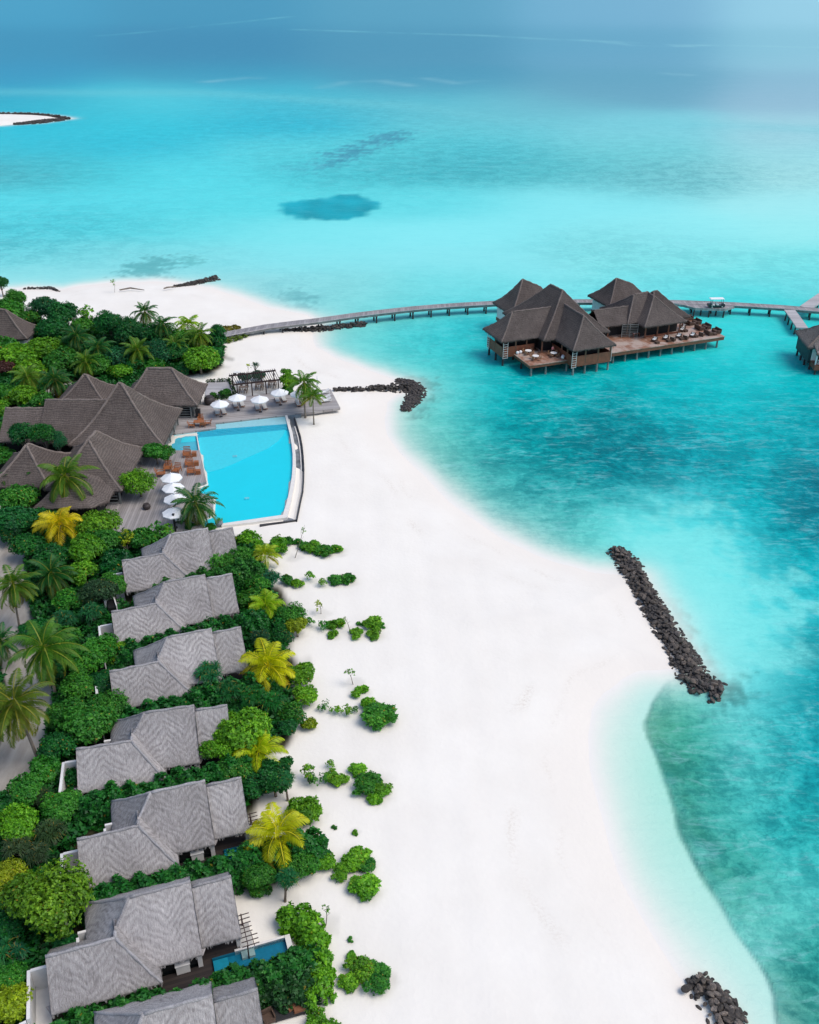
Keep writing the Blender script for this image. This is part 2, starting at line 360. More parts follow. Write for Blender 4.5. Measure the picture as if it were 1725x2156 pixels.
# weed beds with ragged edges
def bed(poly, c, soft, amt, wl):
    global col
    s = sdist(X, Y, W2(poly)); k = smooth(-soft, soft, s + soft * 1.1 * wob(X, Y * 1.2, wl) + soft * .7 * wob(Y, X * 1.3, wl * .35)) * amt
    col = col * (1 - k[:, None]) + lin(np.array(c, float)) * k[:, None]
bed([(655, 352), (700, 330), (745, 305), (800, 285), (866, 277), (850, 292), (800, 306), (760, 322), (720, 340), (680, 358)], (72, 150, 178), 5, .9, 9)
bed([(600, 352), (660, 340), (700, 345), (660, 362), (610, 362)], (80, 185, 205), 5, .5, 9)
bed([(255, 582), (280, 556), (318, 540), (360, 543), (368, 560), (355, 582), (310, 588)], (95, 170, 180), 2.5, .8, 6)
bed([(376, 546), (400, 539), (416, 540), (424, 554), (400, 560)], (100, 180, 188), 1.5, .7, 4)
bed([(576, 626), (620, 612), (660, 625), (650, 645), (600, 640)], (112, 178, 188), 2, .7, 6)
bed([(1020, 985), (1040, 940), (1120, 925), (1220, 880), (1300, 872), (1420, 930), (1460, 1000), (1400, 1050), (1300, 1010), (1200, 985), (1120, 1040)], (6, 124, 140), 5, .32, 8)
bed([(1660, 1020), (1725, 1000), (1800, 1060), (1760, 1140), (1690, 1110)], (4, 118, 138), 4, .35, 8)
bed([(850, 790), (905, 800), (920, 830), (890, 880), (860, 880), (905, 830)], (75, 140, 140), 1.2, .55, 4)
bed([(1380, 1240), (1430, 1280), (1460, 1350), (1530, 1420), (1560, 1470), (1520, 1480), (1470, 1420), (1410, 1330)], (70, 120, 120), .9, .5, 4)
bed([(1520, 1440), (1560, 1420), (1590, 1450), (1560, 1490), (1500, 1500)], (50, 130, 135), 1.2, .6, 4)
bed([(1300, 1140), (1370, 1095), (1480, 1085), (1565, 1150), (1625, 1240), (1648, 1330), (1600, 1400), (1540, 1425), (1490, 1400), (1430, 1330), (1370, 1230)], (140, 227, 230), 4.5, .6, 9)
# pale slicks drifting over the deep water
def slick(pts, wd, amt):
    global col
    d = line_d(X, Y, W2(pts)) / wd; k = np.exp(-d * d) * amt * (.6 + .4 * wob(X, Y * .3, 40))
    k = np.clip(k, 0, 1); col = col * (1 - k[:, None]) + lin(np.array([178, 208, 222.])) * k[:, None]
slick([(215, 75), (300, 68), (390, 58), (500, 47), (610, 35)], 7, .4)
slick([(620, 62), (860, 70), (1000, 74), (1150, 82), (1300, 88), (1420, 95), (1560, 96), (1725, 100)], 9, .45)
slick([(1230, 84), (1340, 96), (1450, 98)], 7, .5)
slick([(440, 172), (520, 164), (560, 165)], 6, .35); slick([(670, 185), (730, 172), (800, 170), (860, 180)], 6, .35); slick([(900, 165), (960, 175), (1010, 170)], 6, .25)
slick([(1400, 155), (1450, 158)], 6, .3)
edge = np.exp(-(np.maximum(-sdl, 0) / np.where(pv > 1000, 2.3, 2.2)) ** 1.2) * (sdl > -25); edge = np.where(sdl > 0, 1, edge)
col = col * (1 - .92 * edge[:, None]) + np.array([.815, .785, .735]) * (.92 * edge)[:, None]; mot = mot * (1 - edge)
alpha = smooth(.7, .15, sdl)
def sea_material():
    m, t, p = mat('lagoon_water'); tc = N(t, 'TexCoord').outputs['Object']
    c = attr(t, 'wcol').outputs['Color']; mt = attr(t, 'mott').outputs['Fac']
    n1 = noise(t, .16, 9, .68, tc, .6); n2 = noise(t, .9, 6, .7, tc, .4); n3 = noise(t, .035, 5, .6, tc, .3)
    s = math_(t, 'ADD', math_(t, 'MULTIPLY', n1.outputs[0], .6), math_(t, 'MULTIPLY', n2.outputs[0], .4))
    dark = ramp(t, s, [(.46, (0, 0, 0)), (.545, (1, 1, 1))])
    c1 = mix(t, math_(t, 'MULTIPLY', dark, mt), c, mix(t, 1.0, c, (.16, .47, .53), 'MULTIPLY'))
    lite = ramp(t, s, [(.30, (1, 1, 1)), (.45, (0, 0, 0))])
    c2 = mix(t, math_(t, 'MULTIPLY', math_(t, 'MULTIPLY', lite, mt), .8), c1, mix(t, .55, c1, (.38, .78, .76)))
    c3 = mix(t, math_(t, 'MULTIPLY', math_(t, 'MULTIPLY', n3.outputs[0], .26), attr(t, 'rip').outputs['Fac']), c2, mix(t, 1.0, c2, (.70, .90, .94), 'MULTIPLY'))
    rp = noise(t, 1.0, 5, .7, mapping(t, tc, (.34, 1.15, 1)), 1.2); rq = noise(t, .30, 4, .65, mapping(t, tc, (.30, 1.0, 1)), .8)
    rs = math_(t, 'ADD', math_(t, 'MULTIPLY', rp.outputs[0], .6), math_(t, 'MULTIPLY', rq.outputs[0], .4))  # ripple brightness: light and dark streaks painted into the water colour
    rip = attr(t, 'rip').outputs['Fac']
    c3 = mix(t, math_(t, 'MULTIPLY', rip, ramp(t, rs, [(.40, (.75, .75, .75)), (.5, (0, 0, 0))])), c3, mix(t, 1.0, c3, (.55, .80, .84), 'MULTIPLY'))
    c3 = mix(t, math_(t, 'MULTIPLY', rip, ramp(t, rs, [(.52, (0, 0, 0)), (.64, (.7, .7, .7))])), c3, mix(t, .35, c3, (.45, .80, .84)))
    L(t, c3, p.inputs['Base Color']); p.inputs['Roughness'].default_value = .42; p.inputs['IOR'].default_value = 1.33; p.inputs['Specular IOR Level'].default_value = .07
    w1 = noise(t, 1.5, 5, .65, mapping(t, tc, (.55, 1.0, 1)), .8); w2 = noise(t, .22, 4, .6, mapping(t, tc, (.6, 1.0, 1)), .5)
    h = math_(t, 'ADD', w1.outputs[0], math_(t, 'MULTIPLY', w2.outputs[0], 1.6))
    bump(t, math_(t, 'MULTIPLY', h, math_(t, 'ADD', math_(t, 'MULTIPLY', rip, .85), .15)), .75, .3, p)
    tr = N(t, 'BsdfTransparent'); mx = N(t, 'MixShader')
    L(t, attr(t, 'alpha').outputs['Fac'], mx.inputs[0]); L(t, tr.outputs[0], mx.inputs[1]); L(t, p.outputs[0], mx.inputs[2])
    L(t, mx.outputs[0], t.nodes['Material Output'].inputs['Surface'])
    return m
SEA_GAIN = np.array([0.93, 0.99, 0.86])
deepc = None
col = np.clip(col * SEA_GAIN - np.array([.010, .0, .004]), 0.0, .9) * (1 - np.array([.62, .14, .08]) * (smooth(230, 90, pv) * (1 - .6 * smooth(200, 2000, pu)))[:, None])  # far sea left paler to the right: haze painted into its colour
col = col * (1 - edge[:, None]) + np.array([.835, .79, .72]) * edge[:, None]
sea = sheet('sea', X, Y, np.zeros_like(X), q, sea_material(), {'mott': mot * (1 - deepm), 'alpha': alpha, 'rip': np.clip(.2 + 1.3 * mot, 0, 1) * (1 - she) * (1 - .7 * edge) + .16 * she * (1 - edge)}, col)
tag(sea, 'turquoise lagoon turning to deep blue beyond the reef edge', kind='structure')
# ---------------------------------------------------------------- building materials
def thatch(name, ca, cb, herring=0.0, layer=0.0, cap=False):
    m, t, p = mat(name); va = N(t, 'VectorMath', operation='ADD'); L(t, N(t, 'UVMap').outputs[0], va.inputs[0]); oi = N(t, 'ObjectInfo'); L(t, math_(t, 'MULTIPLY', oi.outputs['Random'], 60.0), va.inputs[1]); uv = va.outputs[0]
    vb = N(t, 'VectorMath', operation='ADD'); L(t, N(t, 'TexCoord').outputs['Object'], vb.inputs[0]); L(t, math_(t, 'MULTIPLY', oi.outputs['Random'], 43.0), vb.inputs[1]); tc = vb.outputs[0]
    st = noise(t, 1.0, 6, .75, mapping(t, uv, (6.5, 1.3, 1)), 1.3); fine = noise(t, 1.0, 4, .7, mapping(t, uv, (24, 5, 1)), .9)
    big = noise(t, .35, 4, .6, tc); f = math_(t, 'ADD', math_(t, 'MULTIPLY', st.outputs[0], .55), math_(t, 'MULTIPLY', fine.outputs[0], .45))
    if herring:
        sx = N(t, 'SeparateXYZ'); L(t, uv, sx.inputs[0])
        wv = noise(t, .9, 3, .5, uv)
        zz = math_(t, 'PINGPONG', math_(t, 'ADD', sx.outputs[0], math_(t, 'MULTIPLY', big.outputs[0], 2.5)), 1.9)
        ph = math_(t, 'ADD', math_(t, 'ADD', sx.outputs[1], math_(t, 'MULTIPLY', zz, .95)), math_(t, 'MULTIPLY', wv.outputs[0], .5))
        band = math_(t, 'SINE', math_(t, 'MULTIPLY', ph, 9.6))
        amp = ramp(t, noise(t, .3, 3, .6, tc).outputs[0], [(.36, (0.2, 0.2, 0.2)), (.6, (1, 1, 1))])
        f = math_(t, 'ADD', f, math_(t, 'MULTIPLY', math_(t, 'MULTIPLY', math_(t, 'MULTIPLY', band, math_(t, 'ADD', math_(t, 'MULTIPLY', fine.outputs[0], 2.2), -.25)), amp), herring))
    if layer:
        sx = N(t, 'SeparateXYZ'); L(t, uv, sx.inputs[0])
        wv = noise(t, .5, 4, .6, uv)
        ph = math_(t, 'ADD', sx.outputs[1], math_(t, 'MULTIPLY', wv.outputs[0], 1.0))
        f = math_(t, 'ADD', f, math_(t, 'MULTIPLY', math_(t, 'SINE', math_(t, 'MULTIPLY', ph, 17.0)), layer))
    c = ramp(t, f, [(.33, ca), (.51, tuple((a + b) / 2 for a, b in zip(ca, cb))), (.69, cb)])
    c = mix(t, math_(t, 'MULTIPLY', math_(t, 'SUBTRACT', big.outputs[0], .35, True), .9), c, tuple(x * .62 for x in ca))
    hv = N(t, 'HueSaturation'); L(t, c, hv.inputs['Color']); L(t, math_(t, 'ADD', math_(t, 'MULTIPLY', oi.outputs['Random'], .3), .86), hv.inputs['Value']); c = hv.outputs[0]
    L(t, c, p.inputs['Base Color']); p.inputs['Roughness'].default_value = 1.0; p.inputs['Specular IOR Level'].default_value = .05
    bump(t, f, .9, .16, p)
    return m
M_VTH = thatch('grey_palm_thatch', (.185, .168, .162), (.66, .62, .60), herring=.075)
M_VCAP = thatch('grey_thatch_cap', (.20, .19, .19), (.60, .58, .585))
M_PTH = thatch('brown_palm_thatch', (.05, .04, .036), (.215, .178, .157), layer=.05)
M_PCAP = thatch('brown_thatch_cap', (.10, .08, .07), (.34, .285, .25))
M_OTH = thatch('dark_palm_thatch', (.04, .033, .031), (.185, .155, .14), layer=.025)
M_OCAP = thatch('dark_thatch_cap', (.08, .066, .06), (.30, .25, .225))
M_WTH = thatch('grey_brown_thatch', (.06, .055, .052), (.30, .275, .255), herring=.09)
M_WHITE = plain('white_render', (.72, .70, .67), .9, .10, 1.3, .1)
M_WALL = plain('weathered_render', (.56, .53, .48), .9, .2, .9, .15)
M_DARK = plain('dark_void_shade', (.012, .011, .011), .8, .3, 2)  # near-black colour standing in for shade inside the open buildings
M_BROWN = plain('oiled_brown_wood', (.20, .068, .034), .6, .3, 1.5, .1)
M_POST = plain('red_brown_post', (.17, .075, .042), .6, .25, 3)
M_PILE = plain('dark_pile_wood', (.035, .035, .036), .8, .5, 1.2)
M_PILEL = plain('concrete_pile', (.20, .21, .20), .85, .5, .9)
M_GLASS, _t, _p = mat('dark_window_glass'); _p.inputs['Base Color'].default_value = (.01, .014, .016, 1); _p.inputs['Roughness'].default_value = .08
M_UMB = plain('white_canvas', (.80, .80, .79), .85, .04, 2)
M_TEAK = plain('orange_teak', (.33, .115, .04), .55, .3, 6)
M_LOUNGE = plain('pale_grey_weave', (.47, .46, .43), .8, .12, 8)
M_CUSH = plain('white_cushion', (.74, .73, .70), .9, .06, 5)
M_BLACK = plain('black_metal', (.015, .015, .016), .5, .2, 4)
M_PERG = plain('dark_pergola_wood', (.055, .03, .026), .7, .3, 3)
M_WICK = plain('brown_wicker', (.085, .05, .033), .75, .5, 14, .3)
M_POT = plain('dark_clay_pot', (.045, .035, .033), .6, .3, 4)
M_CONC = plain('pale_concrete', (.50, .48, .44), .9, .2, .8, .1)
M_COPE = plain('cream_stone_coping', (.74, .70, .64), .7, .08, 2)
M_GUT = plain('wet_grey_gutter', (.17, .18, .19), .5, .7, .55)
M_TILEG = plain('blue_grey_tile', (.16, .20, .23), .5, .3, 1.5)
def planks(name, ca, cb, ang, wd, gloss=.75, wear=None):
    m, t, p = mat(name); tc = N(t, 'TexCoord').outputs['Object']
    mp = N(t, 'Mapping'); L(t, tc, mp.inputs[0]); mp.inputs['Rotation'].default_value = (0, 0, -ang)
    sx = N(t, 'SeparateXYZ'); L(t, mp.outputs[0], sx.inputs[0])
    y = math_(t, 'DIVIDE', sx.outputs[1], wd); fl = math_(t, 'FLOOR', y); fr = math_(t, 'FRACT', y)
    wn = N(t, 'TexWhiteNoise', noise_dimensions='1D'); L(t, fl, wn.inputs['W'])
    st = noise(t, 1.0, 5, .65, mapping(t, mp.outputs[0], (.35, 3.5, 1))); bg = noise(t, .35, 4, .6, tc)
    f = math_(t, 'ADD', math_(t, 'MULTIPLY', wn.outputs[0], .35), math_(t, 'ADD', math_(t, 'MULTIPLY', st.outputs[0], .45), math_(t, 'MULTIPLY', bg.outputs[0], .3)))
    c = ramp(t, f, [(.3, ca), (.75, cb)])
    if wear: c = mix(t, ramp(t, bg.outputs[0], [(.44, (0, 0, 0)), (.58, (1, 1, 1))]), c, wear)
    gap = math_(t, 'LESS_THAN', fr, .09)
    c = mix(t, math_(t, 'MULTIPLY', gap, .6), c, tuple(x * .35 for x in ca))
    L(t, c, p.inputs['Base Color']); p.inputs['Roughness'].default_value = gloss
    return m
M_DECK = planks('silver_deck_boards', (.24, .215, .205), (.42, .39, .375), R(10), .32)
M_DECKV = planks('silver_deck_boards_lengthwise', (.22, .20, .19), (.40, .365, .35), R(92), .32)
M_WALK = planks('grey_walkway_boards', (.20, .185, .185), (.36, .335, .33), R(90), .5)
M_WALKP = planks('pale_walkway_boards', (.34, .32, .32), (.48, .46, .455), R(0), .5)
M_ODECK = planks('red_brown_deck_boards', (.23, .105, .06), (.36, .19, .125), R(-69), .3, .5, (.46, .36, .30))
M_VDECK = planks('black_brown_deck', (.014, .009, .008), (.035, .024, .02), R(0), .25)

# ---------------------------------------------------------------- thatched roofs
def jit(p, a):
    x, y, z = p
    return a * (math.sin(x * 2.3 + y * 1.1) * math.sin(y * 2.7 - x * .7 + z) + .6 * math.sin(x * 5.1 - y * 4.3) * math.sin(y * 6.1 + x * 3.0))
def slope(mb, P0, P1, Q0, Q1, sag=.25, th=.34, rough=.05, fr=True, seed=0):
    """one thatched slope from the ridge P0-P1 to the eave Q0-Q1 (seen from outside: left to right), hollowed by sag, with a thick ragged eave"""
    P0, P1, Q0, Q1 = map(Vector, (P0, P1, Q0, Q1))
    wd = max((Q1 - Q0).length, (P1 - P0).length); hl = ((Q0 + Q1) / 2 - (P0 + P1) / 2).length
    nu = max(3, int(wd / .55)); nv = max(4, int(hl / .5))
    def pt(i, j):
        u, v = i / nu, j / nv
        a, b = P0.lerp(P1, u), Q0.lerp(Q1, u); p = a.lerp(b, v)
        return p + Vector((0, 0, -sag * math.sin(math.pi * min(1, v * 1.02)) * (.75 + .5 * v) + jit(p, rough) * min(1, v * 4)))
    eu = (Q1 - Q0).normalized(); o = Q0
    vs, uvs = [], []
    for j in range(nv + 1):
        for i in range(nu + 1):
            p = pt(i, j); vs.append(p); uvs.append(((p - o).dot(eu), hl * j / nv))
    out = ((Q0 + Q1) / 2 - (P0 + P1) / 2); out.z = 0
    if out.length > 1e-3: out.normalize()
    base = len(vs)
    for dz, io in ((-.16, .06), (-th, -.08), (-th + .05, -1.0)):
        for i in range(nu + 1):
            p = pt(i, nv); vs.append(p + Vector((0, 0, dz + (jit(p * 3, .05) if dz > -.3 else jit(p * 2.3, .07)))) + out * io); uvs.append(((p - o).dot(eu), hl - dz))
    fs, fuv = [], []
    W = nu + 1
    for j in range(nv + 3):
        for i in range(nu):
            f = (j * W + i, (j + 1) * W + i, (j + 1) * W + i + 1, j * W + i + 1)
            fs.append(f); fuv.append([uvs[k] for k in f])
    mb.add(vs, fs, fuv)
    if fr:                                            # loose stalks hanging from the eave
        rr = random.Random(seed + int(abs(Q0.x * 37 + Q0.y * 91)))
        n = int(wd * 7)
        for _ in range(n):
            u = rr.random(); p = Vector(pt(0, nv)).lerp(Vector(pt(nu, nv)), u) + out * rr.uniform(-.05, .07); p.z -= rr.uniform(.0, .2)
            s = eu * rr.uniform(.03, .10); d = Vector((0, 0, -rr.uniform(.12, .34))) + out * rr.uniform(-.02, .08) + eu * rr.uniform(-.06, .06)
            q = ((p - o).dot(eu), hl)
            mb.quad(p - s, p + d - s * .4, p + d + s * .4, p + s, [q, (q[0], q[1] + .3), (q[0] + .1, q[1] + .3), (q[0] + .1, q[1])])
def capline(mb, A, B, sag=.25, r=.2, straight=False, rough=.05):
    A, B = Vector(A), Vector(B); n = max(3, int((B - A).length / .5)); pts = []
    for k in range(n + 1):
        v = k / n; p = A.lerp(B, v)
        if not straight: p.z += -sag * math.sin(math.pi * min(1, v * 1.02)) * (.75 + .5 * v) + jit(p, rough) * min(1, v * 4)
        else: p.z += .04 * math.sin(p.x * 3 + p.y * 2)
        p.z -= r * .55; pts.append(p)
    b0 = len(mb.f); mb.tube(pts, [r * (1 + .18 * math.sin(k * 2.1)) for k in range(n + 1)], 7)
    for i in range(b0, len(mb.f)):
        mb.uv[i] = [(mb.v[k][0] + mb.v[k][2] * .7, mb.v[k][1] + mb.v[k][2]) for k in mb.f[i]]
def hip_roof(parent, off, c, R0, R1, axis, mt, mc, sag=.25, gable='', th=.36, cr=.2, name='roof'):
    """hipped roof over the corners c = FL, FR, BR, BL; ridge R0-R1 along 'x' (left-right) or 'y' (front-back)"""
    FL, FR, BR, BL = map(Vector, c); R0, R1 = Vector(R0), Vector(R1); mb = MB(); cp = MB()
    if axis == 'x':
        S = {'f': (R0, R1, FL, FR), 'r': (R1, R1, FR, BR), 'b': (R1, R0, BR, BL), 'l': (R0, R0, BL, FL)}
        hips = [(R0, FL, 'l'), (R1, FR, 'r'), (R1, BR, 'r'), (R0, BL, 'l')]
    else:
        S = {'f': (R0, R0, FL, FR), 'r': (R0, R1, FR, BR), 'b': (R1, R1, BR, BL), 'l': (R1, R0, BL, FL)}
        hips = [(R0, FL, 'f'), (R0, FR, 'f'), (R1, BR, 'b'), (R1, BL, 'b')]
    for k, s in S.items():
        if k not in gable: slope(mb, *s, sag=sag, th=th)
    ro = mb.build(name, mt, parent, off, True)
    for a, b, k in hips:
        if k not in gable: capline(cp, a, b, sag, cr)
    if (R1 - R0).length > .3: capline(cp, R0, R1, 0, cr * 1.15, True)
    cp.build('ridge_cap', mc, ro, None if off is None else off, True)
    return ro

# ---------------------------------------------------------------- the seven beach villas
VILLAS = [((-24.67, 100.4), 19.4), ((-23.12, 90.14), 19.1), ((-20.58, 80.06), 19.1), ((-20.07, 68.22), 12.8), ((-17.31, 58.79), 17.3), ((-16.52, 48.56), 18.6), ((-13.23, 39.39), 17.0)]
VLAB = ['weathered grey thatched villa closest to the swimming pool', 'grey thatched villa second from the pool, smooth faded thatch', 'grey thatched villa third from the pool with strong herringbone thatch',
        'grey thatched villa in the middle of the row, beside the bright round tree', 'grey thatched villa with a plunge pool behind the large yellow palm', 'large grey thatched villa with an open turquoise plunge pool and trellis', 'grey thatched villa cut off by the bottom edge of the photo']
M_PLUNGE = plain('teal_pool_tile', (.012, .19, .29), .35, .2, 3)
M_PLUNGL = plain('lighter_teal_pool_tile', (.02, .28, .38), .35, .15, 3)
def pool_water(name, tint, spec=.5):
    m, t, p = mat(name); tr = N(t, 'BsdfTransparent'); tr.inputs[0].default_value = (*tint, 1)
    gl = N(t, 'BsdfGlossy'); gl.inputs['Roughness'].default_value = .06; fz = N(t, 'Fresnel'); fz.inputs['IOR'].default_value = 1.33
    tc = N(t, 'TexCoord').outputs['Object']; n = noise(t, 1.6, 3, .5, tc); b = N(t, 'Bump'); b.inputs['Strength'].default_value = .12; b.inputs['Distance'].default_value = .05
    L(t, n.outputs[0], b.inputs['Height']); L(t, b.outputs[0], gl.inputs['Normal'])
    mx = N(t, 'MixShader'); L(t, math_(t, 'MULTIPLY', fz.outputs[0], spec), mx.inputs[0]); L(t, tr.outputs[0], mx.inputs[1]); L(t, gl.outputs[0], mx.inputs[2])
    L(t, mx.outputs[0], t.nodes['Material Output'].inputs['Surface']); return m
M_WPL = pool_water('plunge_pool_water', (.75, .93, .95))
def make_villa():
    v = thing('beach_villa', VLAB[0], 'villa', group='thatched villas along the beach')
    def roofpart(nm, slopes, caps):
        mb, cp = MB(), MB()
        for s in slopes: slope(mb, *s, sag=.12, th=.32, rough=.045)
        return mb, caps
    def fin(nm, mb, caps, gables):
        for g in gables:                              # thick thatched gable edge
            a, b, c2 = map(Vector, g); d = Vector((0, 0, -.32))
            for p, q in ((a, b), (b, c2)):
                mb.quad(p + d, p, q, q + d); mb.quad(q + d, q, p, p + d)
        ro = mb.build(nm, M_VTH, v, None, True)
        cp = MB()
        for a, b, st in caps: capline(cp, a, b, .12, .13 if st else .12, st)
        cp.build('ridge_cap', M_VCAP, ro, None, True)
    B0, B1 = (-4.5, 0, 7.0), (0, 0, 7.0)
    mb, c = roofpart('roof', [(B0, B1, (-8.1, -3.75, 3.4), (0, -3.75, 3.4)), (B1, B0, (0, 3.5, 3.5), (-8.1, 3.5, 3.5)), (B0, B0, (-8.1, 3.5, 3.5), (-8.1, -3.75, 3.4))],
                     [(B0, B1, True), (B0, (-8.1, -3.75, 3.4), False), (B0, (-8.1, 3.5, 3.5), False)])
    fin('main_roof', mb, c, [((0, -3.75, 3.4), B1, (0, 3.5, 3.5))])
    C0, C1 = (0.02, -.15, 6.55), (3.0, -.15, 6.55)
    mb, c = roofpart('r', [(C0, C1, (0.02, -3.1, 3.35), (3.0, -3.2, 3.35)), (C1, C0, (3.0, 2.9, 3.5), (.02, 2.9, 3.5))], [(C0, C1, True)])
    fin('terrace_roof', mb, c, [((3.0, -3.2, 3.35), C1, (3.0, 2.9, 3.5))])
    A0, A1, A2 = (-10.6, -2.3, 5.9), (-5.8, -2.3, 5.9), (-5.8, -.7, 5.9)
    mb, c = roofpart('a', [(A0, A1, (-10.7, -5.0, 3.2), (-3.1, -5.0, 3.2)), (A1, A2, (-3.1, -5.0, 3.2), (-3.1, -.7, 3.2)), (A1, A0, (-5.8, .4, 3.2), (-10.7, .4, 3.2))],
                     [(A0, A1, True), (A1, (-3.1, -5.0, 3.2), False), (A1, A2, True)])
    fin('side_roof', mb, c, [((-10.7, .4, 3.2), A0, (-10.7, -5.0, 3.2))])
    wl = MB(); wl.box((-4.0, -.1, 2.05), (6.6, 5.6, 2.7)); wl.box((-6.9, -2.3, 1.95), (5.8, 4.0, 2.3))
    for x in (-.45,): wl.add([(x, -3.2, 3.6), (x, 3.0, 3.6), (x, 0, 6.5)], [(0, 1, 2)])
    wl.add([(-10.2, -4.6, 3.2), (-10.2, 0, 3.2), (-10.2, -2.3, 5.5)], [(0, 2, 1)])
    wo = wl.build('wall', M_WALL, v)
    gd = MB(); gd.box((-1.7, -3.23, 2.5), (2.6, .06, 2.1)); gd.box((-.46, 0, 2.5), (.06, 4.6, 2.1)); gd.build('window', M_GLASS, wo)
    for c_, d_ in (((-.25, -3.35, 2.3), (.34, .34, 1.9)), ((2.75, -2.5, 2.3), (.3, .3, 1.9))): ps = MB(); ps.box(c_, d_); ps.build('column', M_WHITE, v)
    ps = MB(); ps.box((-1.55, -3.4, 1.95), (1.0, .5, 1.1)); ps.box((-1.55, -3.4, 2.52), (1.1, .6, .05)); ps.build('low_wall', M_WHITE, v)
    dk = MB(); dk.poly([(-3.4, -3.4), (-3.4, -5.6), (.6, -5.6), (.6, -3.1), (2.6, -3.1), (2.6, 2.6), (-.4, 2.6), (-.4, -3.4)], 1.0, 1.62); dk.build('deck', M_VDECK, v)
    cw = MB()
    cw.box((-12.15, -3.2, 2.3), (.24, 3.9, 2.6)); cw.box((-11.4, -1.3, 2.3), (1.25, .24, 2.6)); cw.box((-11.5, -3.2, 1.15), (1.1, 3.6, .5)); cw.box((-8.7, -.55 + .3, 2.2), (.2, 1.4, 2.7)); cw.box((-7.9, .95, 2.2), (1.6, .2, 2.5))
    cw.build('courtyard_wall', M_WHITE, v)
    fe = MB(); pts = [(-12.3, -5.2), (-12.75, -5.3), (-13.1, -5.65), (-13.2, -6.1)]
    for p, q in zip(pts[:-1], pts[1:]): fe.bar((*p, 2.35), (*q, 2.35), .2, 2.3)
    fe.bar((-12.2, -5.2, 2.1), (-12.0, -7.4, 2.1), .12, 2.2)
    fe.build('curved_wall', M_WHITE, v)
    sc = MB(); sc.box((-12.5, -6.3, 2.0), (.9, 1.9, 1.8)); sc.build('dark_screen', M_BLACK, v)
    pl = MB(); X0, X1, Y0, Y1 = .62, 6.2, -5.6, -3.2
    pl.quad((X0, Y0, 1.38), (X1, Y0, 1.38), (X1, Y1, 1.38), (X0, Y1, 1.38))
    for a, b in (((X0, Y0), (X1, Y0)), ((X1, Y0), (X1, Y1)), ((X1, Y1), (X0, Y1)), ((X0, Y1), (X0, Y0))): pl.quad((*a, 1.38), (*b, 1.38), (*b, 1.8), (*a, 1.8))
    po = pl.build('plunge_pool', M_PLUNGE, v)
    stp = MB(); stp.box((1.2, -4.4, 1.46), (1.1, 2.3, .12)); stp.build('pool_step', M_PLUNGL, po)
    wt = MB(); wt.quad((X0, Y0, 1.66), (X1, Y0, 1.66), (X1, Y1, 1.66), (X0, Y1, 1.66)); wt.build('pool_water', M_WPL, po)
    co = MB(); co.box((4.3, -3.08, 1.4), (3.9, .24, .7)); co.box((6.42, -4.3, 1.4), (.42, 2.66, .7)); co.box((3.4, -5.75, 1.35), (5.7, .28, .6)); co.build('pool_coping', M_COPE, v)
    tl = MB()
    tl.bar((3.3, -.9, 2.9), (3.34, -3.9, 2.9), .06, .1); tl.bar((3.75, -2.7, 2.9), (3.8, -3.95, 2.9), .05, .08)
    for k in range(8): tl.bar((2.9, -1.1 - k * .4, 3.0), (3.9 if k < 5 else 4.2, -1.05 - k * .4, 3.0), .05, .06)
    for y in (-.95, -3.8): tl.bar((3.3, y, 1.4), (3.3, y, 2.9), .1, .1)
    tl.build('trellis', M_PERG, v)
    st2 = MB(); st2.box((3.3, -2.3, 1.36), (1.0, 3.0, .5)); st2.build('terrace_step', M_CONC, v)
    return v
v0 = make_villa()
for k, ((x, y), a) in enumerate(VILLAS):
    if k == 0: v0.location = (x, y, 0); v0.rotation_euler = (0, 0, R(a))
    else: copy_tree(v0, (x, y, 0), R(a), VLAB[k])
for o_ in [o for o in scn.objects if o.name.split('.')[0] == 'beach_villa'][:4]:   # the pools of the first four stay under the trees: nothing of them shows
    for ch in list(o_.children):
        if ch.name.split('.')[0] in ('plunge_pool', 'pool_coping', 'trellis', 'terrace_step'):
            for g in list(ch.children): bpy.data.objects.remove(g)
            bpy.data.objects.remove(ch)

# ---------------------------------------------------------------- pavilion by the pool
PB = (-44, 136, 1.3)
pav = thing('pool_pavilion', 'brown thatched pavilion of clustered pyramid roofs left of the swimming pool', 'pavilion', PB)
def rect(x0, x1, y0, y1, z): return [(x0, y0, z), (x1, y0, z), (x1, y1, z), (x0, y1, z)]
EZ = 4.2
hip_roof(pav, PB, rect(-47.5, -34.7, 144.2, 153.2, EZ), (-43.3, 148.8, 8.9), (-39.4, 148.8, 8.9), 'x', M_PTH, M_PCAP, .45)
hip_roof(pav, PB, rect(-58.2, -49.2, 143.6, 152.2, EZ), (-53.6, 147.6, 8.2), (-53.2, 147.6, 8.2), 'x', M_PTH, M_PCAP, .4)
hip_roof(pav, PB, rect(-51.2, -36.9, 129.2, 142.7, EZ), (-44.4, 136.1, 11.4), (-44.0, 136.1, 11.4), 'x', M_PTH, M_PCAP, .75)
hip_roof(pav, PB, rect(-56.3, -46, 129.9, 142.8, EZ), (-56.2, 136.4, 8.55), (-46, 136.4, 8.55), 'x', M_PTH, M_PCAP, .35, gable='lr')
hip_roof(pav, PB, rect(-62.4, -56.0, 130.6, 140.2, EZ), (-62.3, 135.6, 7.5), (-56.0, 135.6, 7.5), 'x', M_PTH, M_PCAP, .3, gable='lr')
hip_roof(pav, PB, rect(-50.2, -39.5, 115.1, 128.6, EZ), (-45.2, 121.6, 8.9), (-44.9, 124.4, 8.9), 'y', M_PTH, M_PCAP, .55)
